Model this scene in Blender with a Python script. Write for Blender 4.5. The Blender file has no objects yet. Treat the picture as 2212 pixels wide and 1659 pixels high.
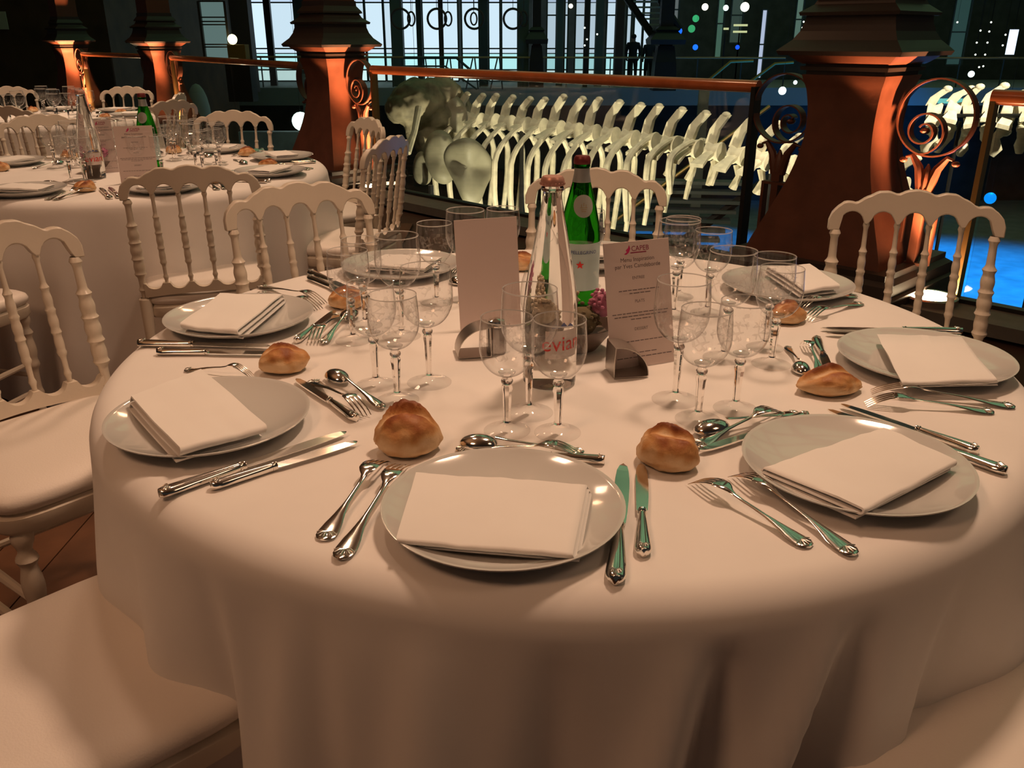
import bpy, bmesh, math, random
from math import sin, cos, pi, radians as R, atan2, sqrt, hypot
from mathutils import Vector, Matrix, noise
SC = bpy.context.scene
COL = SC.collection

# ---------------------------------------------------------------- camera, world, exposure, lights
cd = bpy.data.cameras.new('camera'); cam = bpy.data.objects.new('camera', cd); COL.objects.link(cam)
cam.location = (0, 0, 1.2695); cam.rotation_euler = (R(90 - 21.9), 0, 0)
cd.sensor_fit = 'HORIZONTAL'; cd.sensor_width = 36; cd.lens = 36 * 1872 / 2212; cd.clip_start = .02; cd.clip_end = 200
SC.camera = cam
w = bpy.data.worlds.new('world'); SC.world = w; w.use_nodes = True
w.node_tree.nodes['Background'].inputs[0].default_value = (.020, .018, .016, 1)
w.node_tree.nodes['Background'].inputs[1].default_value = 1.0
SC.view_settings.view_transform = 'Standard'; SC.view_settings.look = 'None'
SC.view_settings.exposure = 0.0; SC.view_settings.gamma = 1; SC.view_settings.use_curve_mapping = False
SC.cycles.use_denoising = True
SC.cycles.max_bounces = 10; SC.cycles.transparent_max_bounces = 24; SC.cycles.transmission_bounces = 10
SC.cycles.glossy_bounces = 4; SC.cycles.diffuse_bounces = 3
SC.cycles.sample_clamp_indirect = 4; SC.cycles.blur_glossy = 1.0

def light(name, typ, loc, col, power, size=.3, aim=None, spot=60, blend=.5, sizey=None):
    l = bpy.data.lights.new(name, typ); l.color = col; l.energy = power
    if typ == 'AREA':
        l.size = size
        if 'table' in name: l.spread = R(96)
        if sizey: l.shape = 'RECTANGLE'; l.size_y = sizey
    else: l.shadow_soft_size = size
    if typ == 'SPOT': l.spot_size = R(spot); l.spot_blend = blend
    o = bpy.data.objects.new(name, l); COL.objects.link(o); o.location = loc
    if aim is not None:
        o.rotation_euler = (Vector(aim) - Vector(loc)).to_track_quat('-Z', 'Y').to_euler()
    return o
WARM = (1, .63, .41)
light('table_lamp_light', 'AREA', (.75, 2.15, 3.5), WARM, 14.5, .34, (.1, 1.4, .75))
light('side_lamp_light', 'AREA', (-.75, 2.35, 3.5), WARM, 8, .25, (-.2, 1.4, .75))
light('table_lamp_light', 'AREA', (-1.1, 4.3, 3.5), WARM, 14.5, .34, (-1.5, 3.6, .75))
light('table_lamp_light', 'AREA', (-3.0, 6.6, 3.5), WARM, 20, .30, (-3.2, 6.2, .75))
light('gallery_fill_light', 'AREA', (-1.6, -.4, 3.4), (1, .52, .28), 20, .7, (-.6, 1.0, .4))  # added soft fill for the hanging cloth and the near seats
light('gallery_fill_light', 'AREA', (2.2, .2, 3.4), (1, .60, .36), 8, .8, (.8, 1.2, .4))  # weaker added fill from the right
# museum lighting plus one added spot on the skeleton and the blue wash on the hall floor
light('skeleton_spot', 'SPOT', (-3.4, 8.6, 4.6), (1, .88, .66), 6500, .12, (.6, 11.6, -.2), 70, .6)
light('skeleton_spot', 'SPOT', (6.0, 4.0, 4.5), (1, .88, .64), 3600, .1, (4.6, 8.0, .6), 34, .6)
light('skeleton_spot', 'SPOT', (.2, 9.0, -4.4), (1, .90, .62), 1900, .1, (1.4, 11.4, -.2), 84, .6)
light('skeleton_spot', 'SPOT', (.6, 6.9, 4.2), (1, .88, .66), 750, .08, (1.5, 11.0, .2), 58, .7)  # added spot from the gallery side, lifts the dark neural spines
light('hall_wash', 'SPOT', (12.5, 22, 4.2), (0, .28, 1), 16000, .4, (12.5, 22.5, -5), 74, .5)
light('hall_wash', 'SPOT', (12.5, 27, -.8), (0, .24, 1), 650, .4, (13.5, 36, -4.2), 66, .8)
light('hall_wash', 'SPOT', (6.0, 28, 5.0), (0, .28, 1), 5200, .4, (6.0, 28.4, -5), 30, .5)
light('hall_wash', 'SPOT', (-5.5, 24, 6.0), (.8, .9, .75), 500, .6, (-6, 27.5, -3), 60, .8)
light('gallery_fill_light', 'AREA', (-.9, 5.6, 3.8), (1, .55, .30), 13, .4, (.1, 6.3, .9))  # added fill to brighten the handrail and the kerb
light('ceiling_up_fill', 'AREA', (-2.5, 1.5, 3.3), (1, .60, .36), 22, 2.5, (-2.5, 1.5, 4.5))  # added upward fill, warms the ceiling for the silver's reflections

# ---------------------------------------------------------------- materials
MATS = {}
def mat(name, col, rough=.5, metal=0, spec=.5, emit=None, es=1, noise_amt=0, nscale=20, bump=0, bscale=80, coat=0, trans=0, ior=1.5):
    if name in MATS: return MATS[name]
    m = bpy.data.materials.new(name); m.use_nodes = True; nt = m.node_tree; b = nt.nodes['Principled BSDF']
    b.inputs['Base Color'].default_value = (*col, 1); b.inputs['Roughness'].default_value = rough
    b.inputs['Metallic'].default_value = metal; b.inputs['Specular IOR Level'].default_value = spec
    b.inputs['Coat Weight'].default_value = coat; b.inputs['Transmission Weight'].default_value = trans; b.inputs['IOR'].default_value = ior
    if emit: b.inputs['Emission Color'].default_value = (*emit, 1); b.inputs['Emission Strength'].default_value = es
    if noise_amt or bump:
        tc = nt.nodes.new('ShaderNodeTexCoord'); n = nt.nodes.new('ShaderNodeTexNoise')
        n.inputs['Scale'].default_value = nscale; n.inputs['Detail'].default_value = 5
        nt.links.new(tc.outputs['Object'], n.inputs['Vector'])
    if noise_amt:
        r = nt.nodes.new('ShaderNodeValToRGB')
        r.color_ramp.elements[0].position = .3; r.color_ramp.elements[1].position = .7
        r.color_ramp.elements[0].color = (*[c * (1 - noise_amt) for c in col], 1)
        r.color_ramp.elements[1].color = (*[min(1, c * (1 + noise_amt)) for c in col], 1)
        nt.links.new(n.outputs['Fac'], r.inputs['Fac']); nt.links.new(r.outputs['Color'], b.inputs['Base Color'])
    if bump:
        n2 = nt.nodes.new('ShaderNodeTexNoise'); n2.inputs['Scale'].default_value = bscale; n2.inputs['Detail'].default_value = 4
        nt.links.new(tc.outputs['Object'], n2.inputs['Vector'])
        bp = nt.nodes.new('ShaderNodeBump'); bp.inputs['Strength'].default_value = bump; bp.inputs['Distance'].default_value = .01
        nt.links.new(n2.outputs['Fac'], bp.inputs['Height']); nt.links.new(bp.outputs['Normal'], b.inputs['Normal'])
    MATS[name] = m; return m

def thin_glass(name, tint=(.99, .99, .99), edge=(.5, .46, .43), frost=0, rough=.02, ref=1.0):
    """a thin wall of glass: looks through, mirrors by Fresnel, darker where seen edge on; frost = engraved band"""
    if name in MATS: return MATS[name]
    m = bpy.data.materials.new(name); m.use_nodes = True; nt = m.node_tree; nt.nodes.clear()
    out = nt.nodes.new('ShaderNodeOutputMaterial'); tr = nt.nodes.new('ShaderNodeBsdfTransparent'); gl = nt.nodes.new('ShaderNodeBsdfGlossy')
    gl.inputs['Roughness'].default_value = rough
    lw = nt.nodes.new('ShaderNodeLayerWeight'); lw.inputs['Blend'].default_value = .5
    p = nt.nodes.new('ShaderNodeMath'); p.operation = 'POWER'; p.inputs[1].default_value = 4.5
    nt.links.new(lw.outputs['Facing'], p.inputs[0])
    mc = nt.nodes.new('ShaderNodeMixRGB'); mc.inputs[1].default_value = (*tint, 1); mc.inputs[2].default_value = (*edge, 1)
    nt.links.new(p.outputs[0], mc.inputs[0]); nt.links.new(mc.outputs[0], tr.inputs['Color'])
    fr = nt.nodes.new('ShaderNodeMath'); fr.operation = 'POWER'; fr.inputs[1].default_value = 5; nt.links.new(lw.outputs['Facing'], fr.inputs[0])
    mu = nt.nodes.new('ShaderNodeMath'); mu.operation = 'MULTIPLY_ADD'; mu.inputs[1].default_value = .9 * ref; mu.inputs[2].default_value = .045 * ref
    nt.links.new(fr.outputs[0], mu.inputs[0])
    mx = nt.nodes.new('ShaderNodeMixShader'); nt.links.new(mu.outputs[0], mx.inputs[0])
    nt.links.new(tr.outputs[0], mx.inputs[1]); nt.links.new(gl.outputs[0], mx.inputs[2])
    last = mx
    if frost:
        tc = nt.nodes.new('ShaderNodeTexCoord'); sep = nt.nodes.new('ShaderNodeSeparateXYZ'); nt.links.new(tc.outputs['Object'], sep.inputs[0])
        v = nt.nodes.new('ShaderNodeTexVoronoi'); v.inputs['Scale'].default_value = 95; v.feature = 'DISTANCE_TO_EDGE'
        nt.links.new(tc.outputs['Object'], v.inputs['Vector'])
        n = nt.nodes.new('ShaderNodeTexNoise'); n.inputs['Scale'].default_value = 45; nt.links.new(tc.outputs['Object'], n.inputs['Vector'])
        def mth(op, a, bb, clamp=False):
            q = nt.nodes.new('ShaderNodeMath'); q.operation = op; q.use_clamp = clamp
            for i, x in enumerate((a, bb)):
                if isinstance(x, (int, float)): q.inputs[i].default_value = x
                elif x is not None: nt.links.new(x, q.inputs[i])
            return q.outputs[0]
        band = mth('MULTIPLY', mth('GREATER_THAN', sep.outputs['Z'], .118), mth('LESS_THAN', sep.outputs['Z'], .148))
        line = mth('LESS_THAN', v.outputs['Distance'], .10); blob = mth('GREATER_THAN', n.outputs['Fac'], .52)
        f = mth('MULTIPLY', mth('MULTIPLY', band, mth('MULTIPLY', line, blob)), frost)
        df = nt.nodes.new('ShaderNodeBsdfDiffuse'); df.inputs['Color'].default_value = (.85, .85, .85, 1)
        m2 = nt.nodes.new('ShaderNodeMixShader'); nt.links.new(f, m2.inputs[0]); nt.links.new(mx.outputs[0], m2.inputs[1]); nt.links.new(df.outputs[0], m2.inputs[2]); last = m2
    nt.links.new(last.outputs[0], out.inputs['Surface']); MATS[name] = m; return m

def solid_glass(name, col=(1, 1, 1), ior=1.45, rough=0):
    if name in MATS: return MATS[name]
    m = bpy.data.materials.new(name); m.use_nodes = True; nt = m.node_tree; nt.nodes.clear()
    out = nt.nodes.new('ShaderNodeOutputMaterial'); g = nt.nodes.new('ShaderNodeBsdfGlass')
    g.inputs['Color'].default_value = (*col, 1); g.inputs['IOR'].default_value = ior; g.inputs['Roughness'].default_value = rough
    nt.links.new(g.outputs[0], out.inputs['Surface']); MATS[name] = m; return m

def emis(name, col, s=1):
    return mat(name, (0, 0, 0), emit=col, es=s)

def cloth_mat(name, col, scale=900):
    if name in MATS: return MATS[name]
    m = mat(name, col, rough=.9, spec=.15, noise_amt=.03, nscale=6)
    nt = m.node_tree; b = nt.nodes['Principled BSDF']; b.inputs['Sheen Weight'].default_value = .15
    tc = nt.nodes.new('ShaderNodeTexCoord'); wv = nt.nodes.new('ShaderNodeTexWave'); wv.inputs['Scale'].default_value = scale; wv.inputs['Distortion'].default_value = 1
    nt.links.new(tc.outputs['Object'], wv.inputs['Vector']); bp = nt.nodes.new('ShaderNodeBump'); bp.inputs['Strength'].default_value = .06; bp.inputs['Distance'].default_value = .001
    nt.links.new(wv.outputs['Fac'], bp.inputs['Height']); nt.links.new(bp.outputs['Normal'], b.inputs['Normal']); return m

def bread_mat():
    m = bpy.data.materials.new('bread_crust'); m.use_nodes = True; nt = m.node_tree; b = nt.nodes['Principled BSDF']
    b.inputs['Roughness'].default_value = .55; b.inputs['Specular IOR Level'].default_value = .35
    tc = nt.nodes.new('ShaderNodeTexCoord'); n = nt.nodes.new('ShaderNodeTexNoise'); n.inputs['Scale'].default_value = 38; n.inputs['Detail'].default_value = 6; n.inputs['Distortion'].default_value = .4
    nt.links.new(tc.outputs['Object'], n.inputs['Vector'])
    at = nt.nodes.new('ShaderNodeAttribute'); at.attribute_name = 'bake'
    mx = nt.nodes.new('ShaderNodeMath'); mx.operation = 'MULTIPLY_ADD'; mx.inputs[1].default_value = .55; nt.links.new(n.outputs['Fac'], mx.inputs[0]); nt.links.new(at.outputs['Fac'], mx.inputs[2])
    r = nt.nodes.new('ShaderNodeValToRGB'); e = r.color_ramp.elements
    e[0].position = .18; e[0].color = (.74, .52, .30, 1); e[1].position = 1.0; e[1].color = (.16, .035, .008, 1)
    q = e.new(.5); q.color = (.56, .28, .10, 1); q = e.new(.75); q.color = (.34, .11, .03, 1)
    nt.links.new(mx.outputs[0], r.inputs['Fac']); nt.links.new(r.outputs['Color'], b.inputs['Base Color'])
    n2 = nt.nodes.new('ShaderNodeTexNoise'); n2.inputs['Scale'].default_value = 160; n2.inputs['Detail'].default_value = 6; nt.links.new(tc.outputs['Object'], n2.inputs['Vector'])
    bp = nt.nodes.new('ShaderNodeBump'); bp.inputs['Strength'].default_value = .5; bp.inputs['Distance'].default_value = .002
    nt.links.new(n2.outputs['Fac'], bp.inputs['Height']); nt.links.new(bp.outputs['Normal'], b.inputs['Normal']); return m

LINEN = cloth_mat('white_linen', (.83, .80, .77))
NAPK = cloth_mat('napkin_cotton', (.86, .84, .81), 1300)
PORC = mat('porcelain', (.60, .595, .57), rough=.10, spec=.6, coat=.4)
SILV = mat('silver', (.86, .83, .78), rough=.12, metal=1)
SILVE = mat('silver_engraved', (.80, .77, .72), rough=.28, metal=1)
STEEL = mat('brushed_steel', (.50, .46, .42), rough=.34, metal=1)
CREAM = mat('ivory_lacquer', (.74, .66, .55), rough=.32, spec=.5, noise_amt=.04, nscale=9, bump=.05, bscale=60)
CUSH = mat('cushion_vinyl', (.84, .78, .72), rough=.42, bump=.08, bscale=300)
GLASS = thin_glass('glass_wall', frost=.22, ref=1.5)
GLASSP = thin_glass('glass_wall_plain', ref=.5, edge=(.75, .72, .70))
RIM = bpy.data.materials.new('glass_rim_glint'); RIM.use_nodes = True; _n = RIM.node_tree; _b = _n.nodes['Principled BSDF']
_b.inputs['Base Color'].default_value = (.85, .85, .83, 1); _b.inputs['Roughness'].default_value = .08; _b.inputs['Alpha'].default_value = .55  # whitish half-clear colour paints bright highlights along the glass rims
STEM = solid_glass('glass_stem', (.99, .98, .97), 1.45)
BREAD = bread_mat()
WOOD = mat('floor_oak', (.13, .056, .026), rough=.36, noise_amt=.35, nscale=5, bump=.06, bscale=30)
JOINT = mat('floor_joint', (.05, .022, .012), rough=.8)
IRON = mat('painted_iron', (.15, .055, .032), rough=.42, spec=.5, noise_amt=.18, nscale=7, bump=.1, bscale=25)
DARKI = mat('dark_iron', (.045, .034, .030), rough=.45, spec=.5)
BLACK = mat('black_steel', (.012, .012, .012), rough=.4)
RAILW = mat('varnished_rail', (.72, .20, .065), rough=.22, spec=.6, coat=.5, noise_amt=.15, nscale=8)
BRASS = mat('brass', (.45, .30, .12), rough=.35, metal=1)
STONE = mat('kerb_stone', (.16, .155, .14), rough=.55, noise_amt=.1, nscale=14)
HALL = mat('hall_floor', (.35, .35, .36), rough=.35, noise_amt=.2, nscale=2)
DKWALL = mat('dark_wall', (.055, .055, .05), rough=.8, noise_amt=.3, nscale=2)
BROWNW = mat('panelled_wall', (.085, .045, .022), rough=.7, noise_amt=.3, nscale=2)
BONE = mat('bone', (.72, .65, .48), rough=.6, noise_amt=.22, nscale=9, bump=.3, bscale=30)
PAPER = mat('menu_paper', (.72, .60, .56), rough=.7)
INK = mat('menu_ink', (.20, .16, .16), rough=.8)
MAG = mat('menu_logo_red', (.62, .03, .16), rough=.7)

# ---------------------------------------------------------------- mesh helpers
class MB:
    def __init__(s): s.v = []; s.f = []; s.mi = []
    def add(s, v, f, M=None, mi=0):
        o = len(s.v); s.v += [tuple(M @ Vector(p)) if M else tuple(p) for p in v]
        s.f += [tuple(i + o for i in q) for q in f]; s.mi += [mi] * len(f)
    def box(s, c, d, M=None, rz=0, mi=0):
        x, y, z = (k / 2 for k in d); B = Matrix.Translation(c) @ Matrix.Rotation(rz, 4, 'Z')
        v = [(sx * x, sy * y, sz * z) for sz in (-1, 1) for sy in (-1, 1) for sx in (-1, 1)]
        f = [(0, 2, 3, 1), (4, 5, 7, 6), (0, 1, 5, 4), (2, 6, 7, 3), (0, 4, 6, 2), (1, 3, 7, 5)]
        s.add(v, f, (M @ B) if M else B, mi)
    def lathe(s, prof, n=24, M=None, cap0=False, cap1=False, mi=0, ph=0):
        v = []; f = []
        for r, z in prof:
            for k in range(n): a = 2 * pi * k / n + ph; v.append((r * cos(a), r * sin(a), z))
        for i in range(len(prof) - 1):
            for k in range(n): k2 = (k + 1) % n; f.append((i * n + k, i * n + k2, (i + 1) * n + k2, (i + 1) * n + k))
        if cap0: f.append(tuple(range(n - 1, -1, -1)))
        if cap1: o = (len(prof) - 1) * n; f.append(tuple(o + k for k in range(n)))
        s.add(v, f, M, mi)
    def sq(s, prof, M=None, mi=0):      # square stack, prof: (z, hx, hy)
        v = []; f = []
        for z, a, b in prof: v += [(-a, -b, z), (a, -b, z), (a, b, z), (-a, b, z)]
        for i in range(len(prof) - 1):
            for k in range(4): k2 = (k + 1) % 4; f.append((i * 4 + k, i * 4 + k2, i * 4 + 4 + k2, i * 4 + 4 + k))
        f.append((3, 2, 1, 0)); o = 4 * len(prof) - 4; f.append((o, o + 1, o + 2, o + 3)); s.add(v, f, M, mi)
    def tube(s, pts, r, n=8, M=None, closed=False, mi=0):
        P = [Vector(p) for p in pts]; m = len(P); v = []; f = []
        rr = r if isinstance(r, (list, tuple)) else [r] * m; up = None
        for i, p in enumerate(P):
            if closed: t = P[(i + 1) % m] - P[i - 1]
            else: t = P[min(i + 1, m - 1)] - P[max(i - 1, 0)]
            t.normalize()
            if up is None: up = t.orthogonal().normalized()
            else: up = (up - t * up.dot(t)).normalized()
            b = t.cross(up)
            for k in range(n): a = 2 * pi * k / n; v.append(p + up * (rr[i] * cos(a)) + b * (rr[i] * sin(a)))
        for i in range(m if closed else m - 1):
            j = (i + 1) % m
            for k in range(n): k2 = (k + 1) % n; f.append((i * n + k, i * n + k2, j * n + k2, j * n + k))
        if not closed: f.append(tuple(range(n - 1, -1, -1))); o = (m - 1) * n; f.append(tuple(o + k for k in range(n)))
        s.add(v, f, M, mi)
    def ribbon(s, pts, w, t, M=None, axis=(0, 0, 1)):   # flat bar following pts, width w along axis, thickness t
        P = [Vector(p) for p in pts]; m = len(P); v = []; f = []; ax = Vector(axis)
        for i, p in enumerate(P):
            d = (P[min(i + 1, m - 1)] - P[max(i - 1, 0)]).normalized(); nn = d.cross(ax).normalized()
            for a, b in ((-1, -1), (1, -1), (1, 1), (-1, 1)): v.append(p + nn * (a * t / 2) + ax * (b * w / 2))
        for i in range(m - 1):
            for k in range(4): k2 = (k + 1) % 4; f.append((i * 4 + k, i * 4 + k2, i * 4 + 4 + k2, i * 4 + 4 + k))
        f.append((3, 2, 1, 0)); o = 4 * m - 4; f.append((o, o + 1, o + 2, o + 3)); s.add(v, f, M)
    def strip(s, top, bot, y0, y1, M=None):  # solid between two x,z outlines of equal length, thickness y0..y1 (y may be a function of x,z)
        n = len(top); v = []; f = []
        Y0 = y0 if callable(y0) else (lambda x, z: y0); Y1 = y1 if callable(y1) else (lambda x, z: y1)
        for yy in (Y0, Y1):
            for x, z in top: v.append((x, yy(x, z), z))
            for x, z in bot: v.append((x, yy(x, z), z))
        for i in range(n - 1):
            f += [(i, i + 1, n + i + 1, n + i), (2 * n + i, 3 * n + i, 3 * n + i + 1, 2 * n + i + 1),
                  (i, 2 * n + i, 2 * n + i + 1, i + 1), (n + i, n + i + 1, 3 * n + i + 1, 3 * n + i)]
        f += [(0, n, 3 * n, 2 * n), (n - 1, 3 * n - 1, 4 * n - 1, 2 * n - 1)]
        s.add(v, f, M)
    def sphere(s, c, r, n=12, m=8, M=None, mi=0):
        rx, ry, rz = r if isinstance(r, tuple) else (r, r, r)
        v = [(c[0], c[1], c[2] - rz)]; f = []
        for j in range(1, m):
            t = pi * j / m
            for k in range(n): a = 2 * pi * k / n; v.append((c[0] + rx * sin(t) * cos(a), c[1] + ry * sin(t) * sin(a), c[2] - rz * cos(t)))
        v.append((c[0], c[1], c[2] + rz)); e = len(v) - 1
        for k in range(n): k2 = (k + 1) % n; f.append((0, 1 + k2, 1 + k)); f.append((e, 1 + (m - 2) * n + k, 1 + (m - 2) * n + k2))
        for j in range(m - 2):
            for k in range(n): k2 = (k + 1) % n; f.append((1 + j * n + k, 1 + j * n + k2, 1 + (j + 1) * n + k2, 1 + (j + 1) * n + k))
        s.add(v, f, M, mi)
    def mesh(s, name, mats, smooth=40):
        me = bpy.data.meshes.new(name); me.from_pydata(s.v, [], s.f)
        bm = bmesh.new(); bm.from_mesh(me); bmesh.ops.recalc_face_normals(bm, faces=bm.faces); bm.to_mesh(me); bm.free()
        for m in (mats if isinstance(mats, (list, tuple)) else [mats]): me.materials.append(m)
        if any(s.mi): me.polygons.foreach_set('material_index', s.mi)
        if smooth:
            me.polygons.foreach_set('use_smooth', [True] * len(me.polygons))
            me.set_sharp_from_angle(angle=R(smooth))
        me.update(); return me
    def build(s, name, mats, parent=None, smooth=40, loc=None):
        o = bpy.data.objects.new(name, s.mesh(name, mats, smooth)); COL.objects.link(o)
        if parent: o.parent = parent
        if loc: o.location = loc
        return o
def tag(o, label=None, cat=None, group=None, kind=None):
    if label: o['label'] = label
    if cat: o['category'] = cat
    if group: o['group'] = group
    if kind: o['kind'] = kind
    return o
def empty(name, loc=(0, 0, 0), rz=0):
    o = bpy.data.objects.new(name, None); COL.objects.link(o); o.location = loc; o.rotation_euler = (0, 0, rz)
    o.empty_display_size = .05; return o
def kids(o): return [c for c in list(o.children)]
def copy_tree(o, parent=None):
    c = o.copy(); COL.objects.link(c)
    for k in ('group', 'label', 'category'):
        if parent is None and k in c and k != 'category': del c[k]
    if parent: c.parent = parent
    for ch in KIDS.get(o.name, []): copy_tree(ch, c)
    return c
KIDS = {}
def freeze(o):      # remember the children of a prototype, level by level
    bpy.context.view_layer.update(); KIDS[o.name] = kids(o)
    for c in KIDS[o.name]: freeze(c)
USED = {}
def place(proto, loc, rz, label, group=None, cat=None, scale=None):
    if proto.name in USED: o = copy_tree(proto)
    else: USED[proto.name] = 1; o = proto
    o.location = loc; o.rotation_euler = (0, 0, rz); o['label'] = label
    if group: o['group'] = group
    elif 'group' in o: del o['group']
    if cat: o['category'] = cat
    if scale: o.scale = scale
    return o
def struct(name, mb, m, smooth=40, label=None):
    o = mb.build(name, m, None, smooth); o['kind'] = 'structure'
    if label: o['label'] = label
    return o
_txt = {}
def text_geo(st, size, align='CENTER', extrude=0):
    c = bpy.data.curves.new('t', 'FONT'); c.body = st; c.size = size; c.align_x = align; c.extrude = extrude; c.resolution_u = 3
    o = bpy.data.objects.new('t', c); COL.objects.link(o); dg = bpy.context.evaluated_depsgraph_get()
    me = bpy.data.meshes.new_from_object(o.evaluated_get(dg)); v = [tuple(p.co) for p in me.vertices]; f = [tuple(p.vertices) for p in me.polygons]
    bpy.data.objects.remove(o); bpy.data.curves.remove(c); bpy.data.meshes.remove(me); return v, f

TOP = .75
# ================================================================= STRUCTURE
UA = Vector((.6965, -.7175, 0)); UN = Vector((-.7175, -.6965, 0)); RZ = atan2(-.7175, .6965)   # along the railing / towards the tables
C1 = Vector((1.75, 4.6, 0)); C2 = Vector((-1.55, 8.0, 0)); C3 = Vector((-4.64, 12.2, 0)); C4 = Vector((-6.95, 14.6, 0))
fl = MB()
edge = [(6.0, .22), (2.4, 3.93), tuple(C1.xy), tuple(C2.xy), tuple(C3.xy), tuple(C4.xy), (-10.5, 18)]
poly = [(p[0] + .10, p[1] + .10) for p in edge] + [(-16, 18), (-16, -3), (6, -3)]
n = len(poly); fl.add([(x, y, -.02) for x, y in poly] + [(x, y, -.5) for x, y in poly], [tuple(range(n)), tuple(range(2 * n - 1, n - 1, -1))] + [(i, i + n, (i + 1) % n + n, (i + 1) % n) for i in range(n)])
floor = struct('floor', fl, JOINT, 0)
rng = random.Random(4)
pl = MB(); pl.box((0, 0, -.008), (.156, 1.796, .016)); plm = pl.mesh('plank', WOOD, 0)
def inside(x, y):
    return 1.03 * x + y < 6.0
cnt = 0
for i in range(-38, 30):
    for j in range(-3, 8):
        x = i * .16; y = j * 1.8 + (i * 7 % 5) * .36
        if cnt > 286 or not inside(x, y + .9) or y < -2 or y > 7.5 or x < -3.9 + (0 if y < 3 else -.6) or x > 2.6: continue
        # skip what stands hidden under the camera and far off the frame
        if y < -1: continue
        o = bpy.data.objects.new('plank', plm); COL.objects.link(o); o.parent = floor; o.location = (x, y, 0); cnt += 1
hf = MB(); hf.box((3, 22, -5.1), (44, 40, .2)); struct('floor_hall', hf, HALL, 0)
ce = MB(); cp = [(p[0] - .35, p[1] - .35) for p in edge] + [(-16, 18), (-16, -5), (6, -5)]; ce.add([(x, y, 4.45) for x, y in cp] + [(x, y, 4.9) for x, y in cp], [tuple(range(len(cp))), tuple(range(2 * len(cp) - 1, len(cp) - 1, -1))] + [(i, i + len(cp), (i + 1) % len(cp) + len(cp), (i + 1) % len(cp)) for i in range(len(cp))]); struct('ceiling', ce, mat('ceiling_plaster', (.42, .30, .20), rough=.9), 0)
# luminous glass roof of the nave, a grid of lit panes, far above
gr = MB(); gr.box((8, 22, 13.2), (34, 30, .2)); roof = struct('ceiling_nave', gr, mat('roof_steel', (.05, .06, .06), rough=.6), 0)
pm = MB(); pm.box((0, 0, 0), (3.4, 4.4, .05)); pmm = pm.mesh('pane', emis('roof_glow', (.34, .62, .30), .50), 0)
for i in range(8):
    for j in range(5):
        o = bpy.data.objects.new('pane', pmm); COL.objects.link(o); o.parent = roof; o.location = (-6 + i * 4, 10.5 + j * 5.4, 13.05)

# kerb along the railing
for k, (A, B) in enumerate(((C1 + UA * .5, C1 + UA * 4.5), (C2, C1), (C3, C2), (C4, C3))):
    d = (B - A); L = d.length; a = atan2(d.y, d.x); nrm = Vector((sin(a), -cos(a), 0)); c = (A + B) / 2 + nrm * .10
    m = MB(); m.box((c.x, c.y, .025), (L, .42, .05), None, a); m.box((c.x + nrm.x * .2, c.y + nrm.y * .2, .055), (L, .02, .012), None, a)
    struct('trim_%d' % (k + 1), m, STONE, 0)

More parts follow.
